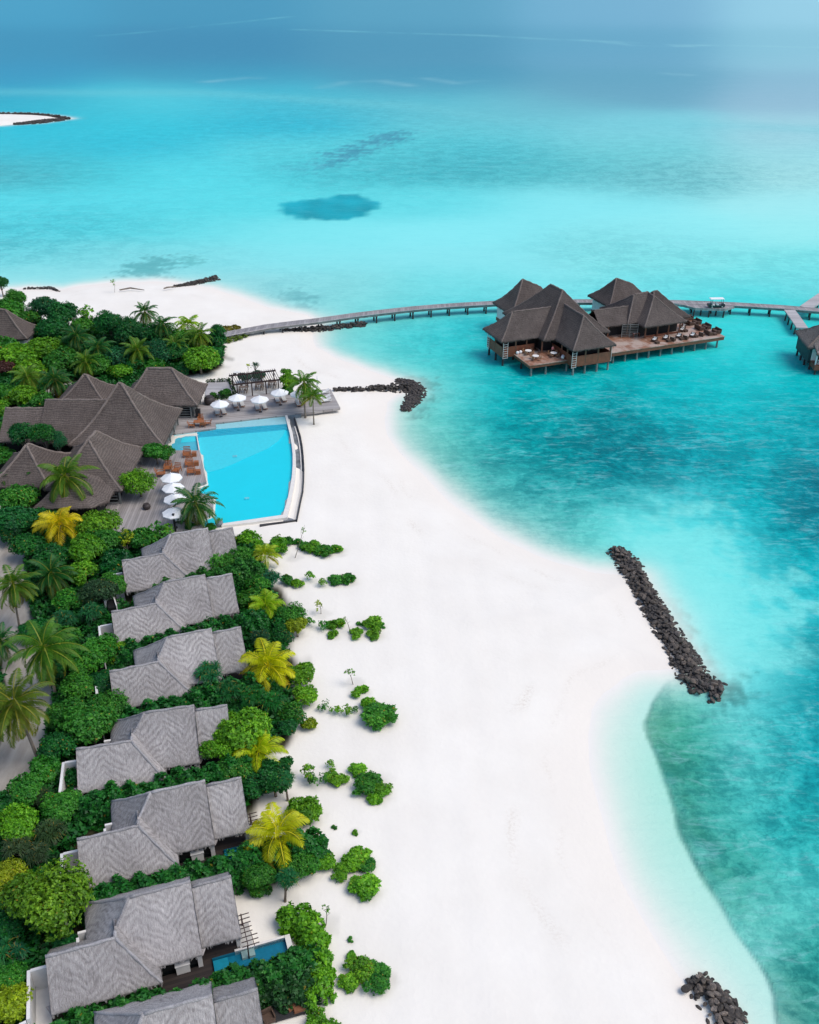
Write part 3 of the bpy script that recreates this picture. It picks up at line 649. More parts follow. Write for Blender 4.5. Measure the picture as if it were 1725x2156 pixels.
hip_roof(pav, PB, rect(-58.4, -49.6, 116.0, 126.6, EZ), (-54.0, 121.4, 8.1), (-53.8, 121.8, 8.1), 'y', M_PTH, M_PCAP, .45)
a8 = [(-49.5, 110.5), (-42.2, 110.4), (-40.5, 112.0), (-40.4, 118.6)]
mbr = MB(); AP = (-46.4, 115.2, 7.5)
slope(mbr, AP, AP, (-50, 110.3, EZ), (-42.4, 110.3, EZ), .35); slope(mbr, AP, AP, (-42.4, 110.3, EZ), (-40.5, 112.2, EZ), .35); slope(mbr, AP, AP, (-40.5, 112.2, EZ), (-40.6, 118.8, EZ), .35); slope(mbr, AP, AP, (-40.6, 118.8, EZ), (-50, 118.8, EZ), .35)
mbr.build('roof', M_PTH, pav, PB, True)
wb = MB()
for x0, x1, y0, y1 in ((-46.5, -36.0, 145.4, 152.0), (-57, -50.4, 145, 151), (-50, -38.2, 130.4, 141.6), (-55.6, -50, 131, 141.6), (-61.6, -55.6, 131.8, 139.2), (-49.0, -40.8, 116.4, 127.4), (-57.2, -50.8, 117.2, 125.4), (-49, -42, 111.6, 117.5)):
    wb.box(((x0 + x1) / 2, (y0 + y1) / 2, 2.75), (x1 - x0, y1 - y0, 2.9))
wb.build('wall', M_DARK, pav, PB)  # near-black blocks fill in the dark inside below the roofs
for x, y in [(-36.0, 144.7), (-38.6, 144.7), (-41.2, 144.7), (-35.6, 147.5), (-35.6, 150.5)] + [(-37.7, y) for y in (130.2, 133.2, 136.2, 139.2, 142)] + [(-40.2, y) for y in (116, 119, 122, 125, 128)]:
    pp = MB(); pp.bar((x, y, 1.4), (x, y, 4.2), .22, .22); pp.build('post', M_PILEL, pav, PB)
lv = MB()
for k in range(9): lv.bar((-35.75, 144.9, 1.9 + k * .25), (-35.75, 152.6, 1.9 + k * .25), .08, .1)
for k in range(9): lv.bar((-37.8, 130.4, 1.8 + k * .25), (-37.8, 142, 1.8 + k * .25), .08, .1)
for k in range(5): lv.bar((-38.6, 144.75, 1.9 + k * .42), (-36.0, 144.75, 1.9 + k * .42), .06, .1)
for k in range(4): lv.bar((-42.2, 115.6, 2.0 + k * .5), (-40.4, 115.6, 2.0 + k * .5), .06, .1)
lv.build('louvred_screen', M_PILEL, pav, PB)
R6 = (-79, 179, 1.3)
pav2 = thing('thatched_bungalow', 'brown thatched roof at the left edge, half hidden by trees', 'bungalow', R6)
hip_roof(pav2, R6, rect(-87, -73.6, 176.0, 183.2, EZ), (-82.5, 179.6, 8.9), (-78.2, 179.6, 8.9), 'x', M_PTH, M_PCAP, .4)
wb = MB(); wb.box((-80.3, 179.6, 2.75), (11.2, 5.4, 2.9)); wb.build('wall', M_WHITE, pav2, R6)

# ---------------------------------------------------------------- restaurant on stilts in the lagoon
OA = R(21); OE = Vector((math.cos(OA), math.sin(OA), 0)); ON = Vector((OE.y, -OE.x, 0)); OO = Vector((25.2, 172.4, 0))
def S(s, t, z): return OO + OE * s + ON * t + Vector((0, 0, z))
OB = (35, 177, 0)
res = thing('overwater_restaurant', 'dark thatched restaurant on stilts in the lagoon with red brown decks', 'restaurant', OB)
OZ = 5.2
def orect(s0, s1, tb, tf, z=OZ): return [S(s0, tf, z), S(s1, tf, z), S(s1, tb, z), S(s0, tb, z)]
def ohip(s0, s1, tb, tf, r0, r1, axis, sag=.5, gable='', z=OZ):
    return hip_roof(res, OB, orect(s0, s1, tb, tf, z), S(*r0), S(*r1), axis, M_OTH, M_OCAP, sag, gable, .34, .17)
ohip(1.0, 13.0, -24.2, -15.5, (5.4, -19.9, 10.9), (9.6, -19.9, 8.9), 'x', .55)
ohip(0, 14.4, -17.5, .2, (7.2, -6.6, 12.2), (7.1, -11.3, 12.0), 'y', .45)
ohip(-7.8, 7.0, -10.1, -1.9, (-3.6, -6.2, 9.3), (7.0, -6.2, 9.3), 'x', .3, 'r')
ohip(2.4, 11.5, -6.0, 7.1, (6.8, 2.6, 10.0), (6.8, -6.0, 10.0), 'y', .3, 'b')
ohip(22.2, 33.5, -21.6, -12.9, (26.0, -17.2, 9.7), (30.0, -17.2, 8.1), 'x', .4)
ohip(14.0, 23, -9.0, -2.6, (14.0, -5.8, 7.6), (23, -5.8, 7.6), 'x', .15, 'lr')
ohip(20.0, 30.5, -13.0, -2.4, (23.4, -6.4, 9.6), (27.0, -7.0, 9.6), 'x', .2)
ohip(22.1, 31.9, -10.0, .4, (26.9, -4.6, 9.45), (27.1, -7.4, 9.5), 'y', .2)
ohip(25.2, 34.3, -12.0, -1.8, (28.6, -7.2, 9.5), (29.4, -7.2, 9.5), 'x', .22)
dz = 2.4
def oprism(mb, s0, s1, t0, t1, z0, z1): mb.poly([tuple(S(s0, t1, 0))[:2], tuple(S(s1, t1, 0))[:2], tuple(S(s1, t0, 0))[:2], tuple(S(s0, t0, 0))[:2]], z0, z1)
dk = MB(); oprism(dk, 11.6, 38.7, -10, 4.25, dz - .1, dz); oprism(dk, -5.0, 4.2, -2.0, 4.6, dz - .1, dz + .004); oprism(dk, .5, 32, -13, -2.0, dz - .12, dz - .005)
dk.build('deck', M_ODECK, res, OB)
fa = MB(); oprism(fa, 11.6, 38.6, -9.9, 4.15, dz - .75, dz - .1); oprism(fa, -4.9, 4.1, -2.0, 4.5, dz - .6, dz - .1)
fa.build('deck_skirt', M_BROWN, res, OB)
for q_ in [(-7.1, -6.95, -9.4, -2.6, 1.7, 3.7), (-7.1, -.4, -2.75, -2.6, 1.7, 3.7), (2.9, 11.0, 6.3, 6.45, 1.7, 3.7), (2.9, 3.05, -2, 6.4, 1.7, 3.7), (10.9, 11.05, -1, 6.4, 1.7, 3.7), (-7, 11, -9.4, -2.8, 1.7, 2.2), (3.0, 11, -2, 6.3, 1.7, 2.2), (1.6, 9.8, -23.6, -16, 1.5, 2.2), (22.8, 31, -20.7, -13, 1.5, 2.2), (23.3, 31.4, -.9, -.8, 2.4, 2.75)]:
    pr = MB(); oprism(pr, *q_); pr.build('parapet', M_BROWN, res, OB)
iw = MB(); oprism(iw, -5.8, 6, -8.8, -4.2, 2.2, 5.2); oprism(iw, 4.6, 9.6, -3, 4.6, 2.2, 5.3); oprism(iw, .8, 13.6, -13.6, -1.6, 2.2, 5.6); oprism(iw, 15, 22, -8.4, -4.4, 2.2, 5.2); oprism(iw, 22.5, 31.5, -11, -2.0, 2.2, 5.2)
iw.build('interior_shade', M_DARK, res, OB)  # solid blocks painted near-black as the shade of the openings
for q_ in [(1.7, 1.9, -23.5, -15.6, 2.2, 5.3), (1.7, 9.8, -23.5, -23.3, 2.2, 5.3), (22.9, 23.1, -20.6, -12.8, 2.2, 5.3), (22.9, 31, -12.9, -12.7, 2.2, 5.3)]:
    ww = MB(); oprism(ww, *q_); ww.build('white_wall', M_WHITE, res, OB)
for s, t, z0 in [(-6.9, -2.7, 2.2), (-4.3, -2.7, 2.2), (-2.0, -2.7, 2.2), (.2, -.6, 2.3), (3.0, 6.3, 2.2), (5.6, 6.35, 2.2), (8.3, 6.35, 2.2), (10.95, 6.35, 2.2), (3.0, 2.0, 2.2), (3.0, 4.2, 2.2), (-7.0, -6, 2.2),
                 (16.2, -3.2, 2.4), (20.4, -2.9, 2.4), (23.2, -.7, 2.4), (26, -.7, 2.4), (28.6, -.7, 2.4), (31.2, -.7, 2.4), (33.2, -2.6, 2.4), (31.2, -4.4, 2.4)]:
    pb = MB(); pb.bar(S(s, t, z0), S(s, t, 5.3), .26, .26); pb.build('post', M_POST, res, OB)
tr = MB()    # white lattice ladders hiding the gutters
for s, t in ((-7.15, -2.2), (-6.2, -2.2), (2.6, 6.75), (3.5, 6.75), (11.35, 6.2), (11.35, 5.4), (-7.4, -8.8), (-7.4, -8.0)): tr.bar(S(s, t, 1.6), S(s, t, 5.0), .07, .07)
for k in range(8):
    z = 1.7 + k * .45
    tr.bar(S(-7.15, -2.2, z), S(-6.2, -2.2, z), .06, .06); tr.bar(S(2.6, 6.75, z), S(3.5, 6.75, z), .06, .06); tr.bar(S(11.35, 6.2, z), S(11.35, 5.4, z), .06, .06); tr.bar(S(-7.4, -8.8, z), S(-7.4, -8.0, z), .06, .06)
tr.build('white_lattice', M_WHITE, res, OB)
sv = MB()
for k in range(8): sv.bar(S(19.0, -2.6, 2.7 + k * .33), S(22.0, -1.6, 2.7 + k * .33), .06, .09)
for s, t in ((19, -2.6), (20.5, -2.1), (22, -1.6)): sv.bar(S(s, t, 2.4), S(s, t, 5.2), .1, .1)
sv.build('louvred_screen', M_PILEL, res, OB)
tank = MB(); tank.disc(S(13.4, 2.4, .5), .95, 1.3, 16); tank.build('water_tank', M_TILEG, res, OB)
def pile(parent, off, p, top, r=.16, m=None, lean=(0, 0)):
    b = MB(); b.tube([(p[0] + lean[0], p[1] + lean[1], -2.0), (p[0] + lean[0] * .3, p[1] + lean[1] * .3, .7), (p[0], p[1], top)], [r * 1.5, r * 1.15, r], 8); b.build('pile', m or M_PILE, parent, off)
    b = None
for s in np.linspace(13.6, 37.6, 10): pile(res, OB, S(s, 3.5, 0), dz - .7, .17, M_PILEL)
for s in np.linspace(15, 38, 7): pile(res, OB, S(s, -1.5, 0), dz - .7, .17)
for s, t in [(-4.2, 3.8), (-1.2, 3.9), (3.2, 3.9), (-4.2, -.2), (-2.0, 1.0), (1.2, .8), (-6.8, -2.9), (-6.8, -6), (-6.8, -9), (-3.5, -5), (3.3, 6.2), (5.8, 6.2), (8.4, 6.2), (10.8, 6.2), (4.5, 3), (7, 3), (10, 3), (2.2, -22.8), (2.2, -17.0), (8, -23), (23.4, -20), (23.4, -14), (30, -20), (37.6, -8.6), (34, -8.8), (5, -2), (9, -4), (0, -4), (18, -6), (24, -5), (29, -5)]:
    pile(res, OB, S(s, t, 0), 2.0 if t < 3 else 1.75, .17, M_PILEL if t > 3 else None)

# ---------------------------------------------------------------- walkways on stilts
def ribbon(mb, L0, R0_, z0, z1):
    """raised strip between a left and a right edge line"""
    n = len(L0)
    for i in range(n - 1):
        a, b, c, d = L0[i], L0[i + 1], R0_[i + 1], R0_[i]
        mb.add([(*a, z0), (*d, z0), (*c, z0), (*b, z0), (*a, z1), (*d, z1), (*c, z1), (*b, z1)], [(3, 2, 1, 0), (4, 5, 6, 7), (0, 1, 5, 4), (2, 3, 7, 6), (1, 2, 6, 5), (3, 0, 4, 7)])
def offset_line(c, wd):
    out = ([], [])
    for i in range(len(c)):
        a = Vector(c[max(0, i - 1)]); b = Vector(c[min(len(c) - 1, i + 1)]); d = (b - a).normalized(); n = Vector((-d.y, d.x))
        out[0].append(tuple(Vector(c[i]) + n * wd / 2)); out[1].append(tuple(Vector(c[i]) - n * wd / 2))
    return out
WZ = 2.0
WB = (0, 200, 0)
wk = thing('walkway', 'long curving grey plank walkway on stilts between the beach and the restaurant', 'walkway', WB)
cl = [tuple(p) for p in np.concatenate([[(-46, 176.5)], W2([(476, 704), (560, 688), (610, 681.5), (666, 675), (747, 663.5), (806, 656.5), (870, 649.5), (930, 644.5), (985, 641), (1040, 638), (1130, 635.5), (1228, 634.5), (1330, 634.5), (1440, 636.5), (1550, 641), (1650, 647), (1720, 653), (1800, 660)], WZ)])]
lw, rw_ = offset_line(cl, 2.3)
d = MB(); ribbon(d, lw, rw_, WZ - .12, WZ); d.build('deck', M_WALK, wk, WB)
e = MB(); l2, r2 = offset_line(cl, 2.1); ribbon(e, l2, r2, WZ - .5, WZ - .13); e.build('beam', M_PILEL, wk, WB)
k = MB()
for side in (lw, rw_):
    for a, b in zip(side[:-1], side[1:]): k.bar((*a, WZ + .05), (*b, WZ + .05), .14, .12)
k.build('kerb_rail', M_WALKP, wk, WB)
acc = 0.0; nextp = 20.0
for a, b in zip(cl[:-1], cl[1:]):
    a_, b_ = Vector(a), Vector(b); sl_ = (b_ - a_).length
    while nextp < acc + sl_:
        p = a_.lerp(b_, (nextp - acc) / sl_); dd = (b_ - a_).normalized(); nn = Vector((dd.y, -dd.x))
        for sgn in (1, -1):
            q_ = p + nn * .8 * sgn
            pile(wk, WB, q_, WZ - .45, .15, None, tuple(nn * sgn * .22))
        cb = MB(); cb.bar((*(p + nn * 1.1), WZ - .62), (*(p - nn * 1.1), WZ - .62), .3, .24); cb.build('crossbeam', M_PILE, wk, WB)
        nextp += 4.15
    acc += sl_
pfm = MB(); pts = [tuple(p) for p in W2([(1405, 637.5), (1440, 642), (1463, 648.4), (1527, 650.5), (1547, 645)], WZ)]
pfm.poly(pts, WZ - .5, WZ + .004); pfm.build('parking_bay', M_WALK, wk, WB)
for px_, py_ in ((1463, 647.8), (1495, 649), (1526, 649.6), (1478, 645), (1510, 645.5)): pile(wk, WB, W2([(px_, py_)], WZ)[0], WZ - .5, .16, None, (-.1, -.15))
SB = (81, 196, 0)
spur = thing('villa_footbridge', 'short pale plank footbridge from the walkway down to the right-hand water villa', 'footbridge', SB)
c2 = [tuple(p) for p in W2([(1663, 652), (1672, 664), (1690, 690)], WZ)]
l2, r2 = offset_line(c2, 2.3)
d = MB(); ribbon(d, l2, r2, WZ - .3, WZ - .02); d.build('deck', M_WALKP, spur, SB)
for u in (.12, .35, .6, .85):
    p = Vector(c2[0]).lerp(Vector(c2[2]), u)
    for sx_ in (-.9, .9): pile(spur, SB, (p.x + sx_, p.y), WZ - .3, .15, None, (sx_ * .15, 0))
FB = (90, 208, 0)
farw = thing('branch_walkway', 'plank walkway branching off towards the upper right edge of the photo', 'walkway', FB)
c3 = [tuple(p) for p in W2([(1697, 646.5), (1735, 620), (1800, 590)], WZ)]
l2, r2 = offset_line(c3, 2.6); d = MB(); ribbon(d, l2, r2, WZ - .4, WZ - .03); d.build('deck', M_WALKP, farw, FB)
for u in (.15, .3, .5, .7): 
    p = Vector(c3[0]).lerp(Vector(c3[2]), u)
    for sx_ in (-1, 1): pile(farw, FB, (p.x + sx_, p.y), WZ - .4, .15)

# ---------------------------------------------------------------- water villa at the right edge
RA = R(-4.6); RO = Vector(G(1701, 731, 4.6)); RE = Vector((math.cos(RA), math.sin(RA), 0)); RN = Vector((RE.y, -RE.x, 0))
RBp = (RO.x + 4, RO.y + 4, 0)
rv = thing('water_villa', 'grey thatched water villa on stilts cut off by the right edge', 'water villa', RBp)
def T(s, t, z): return Vector((RO.x, RO.y, 0)) + RE * s + RN * t + Vector((0, 0, z))
hip_roof(rv, RBp, [T(0, 0, 4.6), T(11, 0, 4.6), T(11, -9.2, 4.6), T(0, -9.2, 4.6)], T(4.8, -4.6, 8.3), T(7, -4.6, 8.3), 'x', M_WTH, M_PCAP, .3)
hip_roof(rv, RBp, [T(1.2, 2.6, 4.2), T(10, 2.6, 4.2), T(10, -2, 5.4), T(1.2, -2, 5.4)], T(3, -1.9, 5.6), T(8, -1.9, 5.6), 'x', M_WTH, M_PCAP, .1)
b = MB(); b.poly([tuple(T(.7, -.6, 0))[:2], tuple(T(10, -.6, 0))[:2], tuple(T(10, -8.6, 0))[:2], tuple(T(.7, -8.6, 0))[:2]], 1.3, 4.7); b.build('wall', plain('dark_teal_boards', (.012, .045, .05), .7, .3, 1.5), rv, RBp)
b = MB(); b.poly([tuple(T(1.2, 2.4, 0))[:2], tuple(T(12, 2.4, 0))[:2], tuple(T(12, -.6, 0))[:2], tuple(T(1.2, -.6, 0))[:2]], 1.0, 1.9); b.build('deck', M_BROWN, rv, RBp)
b = MB()
for s in (1.4, 2.9, 4.6): b.bar(T(s, 1.9, 1.9), T(s, 1.9, 4.4), .24, .24)
b.poly([tuple(T(1.2, -.35, 0))[:2], tuple(T(2.4, -.35, 0))[:2], tuple(T(2.4, -.62, 0))[:2], tuple(T(1.2, -.62, 0))[:2]], 1.9, 4.4)
for k in range(3): b.bar(T(1.6, 2.2, 2.2 + k * .35), T(9, 2.2, 2.2 + k * .35), .08, .1)
b.build('railing', M_WHITE, rv, RBp)
for s, t in [(1, -8), (1, -5.5), (1, -3), (1.3, -.6), (1.6, 2), (4, 2), (5, -2), (5, -7)]: pile(rv, RBp, T(s, t, 0), 1.4, .18)
# ---------------------------------------------------------------- swimming pool and its decks
DZ = 1.6
def poly2(pts, z=DZ): return [tuple(p) for p in W2(pts, z)]
def Z3(x, y): return (320 + x * .2442, 741.3 + y * .2442)
dk = MB()
dk.poly(poly2([Z3(455, 415), Z3(640, 412), Z3(700, 395), Z3(1180, 335), Z3(1395, 330), Z3(1540, 318), Z3(1625, 480), Z3(1400, 515), Z3(1290, 528), Z3(1148, 543), Z3(548, 613), Z3(552, 655), Z3(205, 702), Z3(150, 690), Z3(250, 520)]), 1.2, DZ)
o = dk.build('upper_pool_deck', M_DECK); tag(o, 'silver grey plank deck above the pool with umbrellas and loungers', kind='structure')
dk = MB()
dk.poly(poly2([(250, 945), (357, 948), (421, 948), (435, 1014), (416, 1020), (418, 1036), (450, 1046), (448, 1080), (424, 1090), (428, 1107), (395, 1122), (350, 1130), (225, 1124), (222, 1050)]), 1.15, DZ)
o = dk.build('lower_pool_deck', M_DECKV); tag(o, 'silver grey plank deck left of the pool with white umbrellas', kind='structure')
dk = MB(); dk.poly(poly2([(436, 803), (484, 799), (494, 826), (432, 836)], 1.5), 1.0, 1.5)
o = dk.build('pale_terrace', M_WALKP); tag(o, 'small pale grey terrace with a green border above the deck', kind='structure')
dk = MB(); dk.poly(poly2([(486, 812), (590, 802), (600, 822), (500, 838)], 1.45), 1.0, 1.45)
o = dk.build('pergola_floor', M_CONC); tag(o, 'pale paving under the pergola', kind='structure')
PLB = (-24, 128, 0)
pool = thing('swimming_pool', 'large turquoise infinity pool with a curved cream rim on the beach side', 'pool', PLB)
M_PDEEP = plain('bright_cyan_pool_tile', (.002, .74, .88), .5, .025, .5)
M_PSHAL = plain('paler_cyan_pool_tile', (.05, .74, .86), .5, .06, 2.0)
M_PSHELF = plain('pale_pool_shelf_tile', (.36, .70, .76), .5, .06, 1.5)
M_PSTEP = plain('blue_pool_step_tile', (.02, .47, .64), .5, .1, 1.0)
M_PKID = plain('light_blue_paddling_tile', (.08, .52, .66), .5, .1, 1.0)
M_PW = pool_water('swimming_pool_water', (.97, .995, 1.0), .6)
f = MB(); f.poly(poly2([Z3(380, 690), Z3(1165, 630), Z3(1195, 700), Z3(1220, 880), Z3(1210, 1080), Z3(1185, 1220), Z3(1130, 1402), Z3(440, 1505), Z3(380, 1380), Z3(380, 1130), Z3(470, 1125), Z3(412, 848)], 1.0), .6, 1.0)
f.build('pool_floor', M_PDEEP, pool, PLB)
f = MB(); f.poly(poly2([Z3(400, 700), Z3(1168, 640), Z3(1130, 720), Z3(1085, 770), Z3(1000, 830), Z3(900, 875), Z3(800, 918), Z3(700, 965), Z3(600, 1005), Z3(472, 1040), Z3(412, 848)], 1.1), 1.01, 1.1)
f.build('shallow_floor', M_PSHAL, pool, PLB)
f = MB(); f.poly(poly2([Z3(545, 608), Z3(1148, 540), Z3(1172, 618), Z3(560, 664)], 1.35), .9, 1.35); f.poly(poly2([Z3(205, 702), Z3(552, 652), Z3(560, 664), Z3(390, 690), Z3(190, 718)], 1.34), .9, 1.34)
f.build('tanning_shelf', M_PSHELF, pool, PLB)
for k in range(4):
    f = MB(); y0, y1 = 664 + k * 13, 618 + k * 13
    f.poly(poly2([Z3(392 - k * 2, y0 + 24), Z3(560, y0), Z3(1172, y1), Z3(1174, y1 + 9), Z3(392, y0 + 33)], 1.3 - k * .05), .9, 1.3 - k * .05); f.build('pool_step', M_PSTEP, pool, PLB)
f = MB(); f.poly(poly2([Z3(195, 716), Z3(388, 690), Z3(412, 848), Z3(150, 852), Z3(130, 800)], 1.16), .8, 1.16); f.build('paddling_floor', M_PKID, pool, PLB)
f = MB(); f.poly(poly2([Z3(260, 740), Z3(372, 728), Z3(380, 770), Z3(250, 780)], 1.2), 1.17, 1.2); f.build('paddling_shelf', M_PSHAL, pool, PLB)
f = MB(); f.poly(poly2([Z3(382, 708), Z3(390, 707), Z3(414, 846), Z3(405, 847)], 1.55), .9, 1.55); f.build('dividing_wall', M_COPE, pool, PLB)
f = MB()
for x, y in ((716, 896), (820, 1258), (265, 824)):
    for a, b in ((-16, -5), (16, -5), (16, 5), (-16, 5)): pass
    c = [Z3(x - 16, y - 4), Z3(x + 16, y - 5), Z3(x + 15, y + 5), Z3(x - 16, y + 6)]; q = W2(c, 1.22)
    for i in range(4): f.bar((*q[i], 1.22), (*q[(i + 1) % 4], 1.22), .09, .03)
f.build('floor_drain', M_PSHELF, pool, PLB)
wq = MB(); wp = poly2([(357, 948), (345, 938), (365, 918), (414, 910), (454, 899), (453, 890), (601, 873), (611, 915), (617, 956), (614, 1005), (608, 1040), (596, 1084), (466, 1103), (424, 1108), (422, 1030), (436, 1015), (421, 948)], 1.5)
wq.poly(wp, 1.49, 1.5)
me_top = MB(); me_top.add([(x, y, 1.5) for x, y in wp], [tuple(range(len(wp)))[::-1]]); me_top.build('water_surface', M_PW, pool, PLB)
def band(name, inner, outer, z0, z1, m):
    b = MB(); i_, o_ = poly2(inner, z1), poly2(outer, z1); ribbon(b, i_, o_, z0, z1); b.build(name, m, pool, PLB)
inn = [Z3(1148, 543), Z3(1168, 620), Z3(1190, 705), Z3(1206, 800), Z3(1214, 880), Z3(1214, 980), Z3(1206, 1080), Z3(1192, 1160), Z3(1180, 1225), Z3(1158, 1310), Z3(1130, 1402), Z3(860, 1441), Z3(600, 1478)]
outc = [Z3(1166, 541), Z3(1186, 600), Z3(1212, 690), Z3(1230, 790), Z3(1240, 880), Z3(1242, 985), Z3(1236, 1090), Z3(1222, 1175), Z3(1208, 1240), Z3(1190, 1330), Z3(1166, 1424), Z3(870, 1467), Z3(600, 1498)]
band('coping', inn, outc, .6, 1.56, M_COPE)
g0 = outc[:11]; g1 = [Z3(1224, 560), Z3(1250, 640), Z3(1275, 720), Z3(1290, 800), Z3(1300, 890), Z3(1305, 985), Z3(1303, 1090), Z3(1296, 1190), Z3(1280, 1260), Z3(1262, 1350), Z3(1242, 1445)]
band('gutter', g0, g1, .4, 1.0, M_GUT)
band('gutter_wall', g1, [(x + 2.4, y + .6) for x, y in g1], .4, 1.45, M_PILE)
g2 = [(x - 3.2, y) for x, y in g1[1:]]; band('gutter_kerb', [(x - 2, y) for x, y in g2], g2, .9, 1.2, M_COPE)
band('front_gutter', [Z3(1166, 1424), Z3(870, 1467), Z3(680, 1492)], [Z3(1242, 1445), Z3(930, 1492), Z3(690, 1512)], .6, 1.15, M_GUT)
band('front_wall', [Z3(1242, 1445), Z3(930, 1484)], [Z3(1242, 1452), Z3(930, 1503)], .4, 1.3, M_PILE)
b = MB()
for k in range(4):
    y = 540 + k * 9; q = W2([Z3(1172, y), Z3(1290 - k * 14, y - 12), Z3(1286 - k * 14, y - 2), Z3(1174, y + 9)], 1.5 - k * .14); b.poly([tuple(p) for p in q], .8, 1.5 - k * .14)
b.build('side_steps', M_TILEG, pool, PLB)

# ---------------------------------------------------------------- furniture round the pool
def make_umbrella():
    u = thing('beach_umbrella', 'white octagonal umbrella', 'umbrella', group='white umbrellas by the pool')
    m = MB(); n = 8; rad = 1.55
    for k in range(n):
        a, b = 2 * math.pi * k / n, 2 * math.pi * (k + 1) / n
        p = [(rad * math.cos(x), rad * math.sin(x), 2.25) for x in (a, b)]; mid = [(rad * .5 * math.cos(x), rad * .5 * math.sin(x), 2.6) for x in (a, b)]
        m.add([p[0], p[1], mid[1], mid[0], (0, 0, 2.98)], [(0, 1, 2, 3), (3, 2, 4)])
        d = [(x, y, z - .13) for x, y, z in p]; m.quad(d[0], d[1], p[1], p[0])
    m.build('canopy', M_UMB, u)
    f = MB(); f.disc((0, 0, 2.95), .1, .1, 8); f.build('finial', M_UMB, u)
    m = MB(); m.tube([(0, 0, 0), (0, 0, 2.9)], .035, 8)
    m.build('pole', M_TEAK, u)
    m = MB()
    for k in range(8):
        a = 2 * math.pi * k / 8; m.bar((.05 * math.cos(a), .05 * math.sin(a), 2.85), (1.5 * math.cos(a), 1.5 * math.sin(a), 2.22), .03, .03)
    m.build('ribs', M_TEAK, u)
    m = MB(); m.disc((0, 0, 0), .3, .09, 12, .25); m.build('base', M_BLACK, u)
    return u
def make_lounger(nm='sun_lounger', fm=None, pm=None):
    u = thing(nm, 'lounger', 'sun lounger', group='sun loungers on the upper pool deck')
    m = MB(); m.bar((-.33, -.95, .3), (-.33, .95, .3), .05, .09); m.bar((.33, -.95, .3), (.33, .95, .3), .05, .09); m.bar((-.33, -.93, .3), (.33, -.93, .3), .05, .08); m.bar((-.33, .93, .3), (.33, .93, .3), .05, .08)
    m.build('frame', fm or M_TEAK, u)
    m = MB(); m.box((0, -.3, .39), (.66, 1.3, .09)); m.build('seat_pad', pm or M_LOUNGE, u)
    m = MB(); m.bar((0, .32, .4), (0, .95, .72), .66, .08); m.build('back_pad', pm or M_LOUNGE, u)
    for x in (-.3, .3):
        for y in (-.8, .8): b = MB(); b.bar((x, y, 0), (x, y, .27), .05, .05); b.build('leg', fm or M_TEAK, u)
    return u
um0 = make_umbrella(); lo0 = make_lounger()
first = {'u': um0, 'l': lo0}; used = {}
def put(key, proto, p, rz, label, sc=None, group=None):
    if key not in used: used[key] = 1; o = proto; o.location = p; o.rotation_euler = (0, 0, rz); o['label'] = label; (sc and setattr(o, 'scale', (sc, sc, sc)))
    else: o = copy_tree(proto, p, rz, label, sc)
    if group: o['group'] = group
    return o
UW = ['closest to the pavilion', 'second from the pavilion, standing further back', 'third from the pavilion, nearest the pool edge', 'just in front of the pergola', 'half hidden behind the two deck palms']
LD = [('left', [(560, 518), (620, 512)]), ('', [(718, 455), (778, 448)]), ('', [(908, 478), (972, 470)]), ('', [(1080, 412), (1138, 405)]), ('', [(1258, 442), (1300, 430)])]
for i, (x, y) in enumerate([(583, 432), (735, 378), (928, 392), (1100, 333), (1268, 345)]):
    cx, cy, _ = V(*Z3(x, y + 3), DZ + 2.55); put('u', um0, (cx, cy, DZ), .2 + i * .3, 'upper deck white umbrella ' + UW[i])
    for j, (a, b) in enumerate(LD[i][1]):
        p = V(*Z3(a, b), DZ + .3); put('l', lo0, (p.x, p.y, DZ), R(18), ('left' if j == 0 else 'right') + ' grey lounger of the umbrella ' + UW[i])
WLo = ['white sun lounger at the far corner of the deck tip', 'white sun lounger in the middle of the deck tip', 'white sun lounger nearest the pool on the deck tip']
lw0 = make_lounger('white_sun_lounger', M_WHITE, M_CUSH)
for (a, b), lab in zip([(1483, 345), (1490, 392), (1497, 416)], WLo):
    p = V(*Z3(a, b), DZ + .3); put('lw', lw0, (p.x, p.y, DZ), R(-68), lab, 1.05, 'white loungers on the deck tip')
    if lab == WLo[0]: pass
ct = MB(); p = V(*Z3(1430, 325), DZ); ct.tube([(0, 0, 0), (0, 0, 2.6)], .05, 8); ct.tube([(0, 0, .9), (0, 0, 1.6), (0, 0, 2.5)], [.17, .13, .03], 8); 
cu = thing('closed_umbrella', 'closed white umbrella standing on the deck tip by the white loungers', 'umbrella', (p.x, p.y, DZ)); ct.build('folded_canopy', M_UMB, cu)
b = MB(); b.disc((0, 0, 0), .3, .09, 12, .25); b.build('base', M_BLACK, cu)
UL = ['white octagonal umbrella, topmost of the four left of the pool', 'white octagonal umbrella, second from the top of the four left of the pool', 'white octagonal umbrella, third from the top, touched by palm fronds', 'white octagonal umbrella, lowest of the four, mostly behind the pool palm']
for i, (x, y) in enumerate([(166, 1068), (180, 1154), (196, 1250), (186, 1370)]):
    cx, cy, _ = V(*Z3(x, y), DZ + 2.55); put('u', um0, (cx, cy, DZ), .1 + i * .2, UL[i], 1.0)
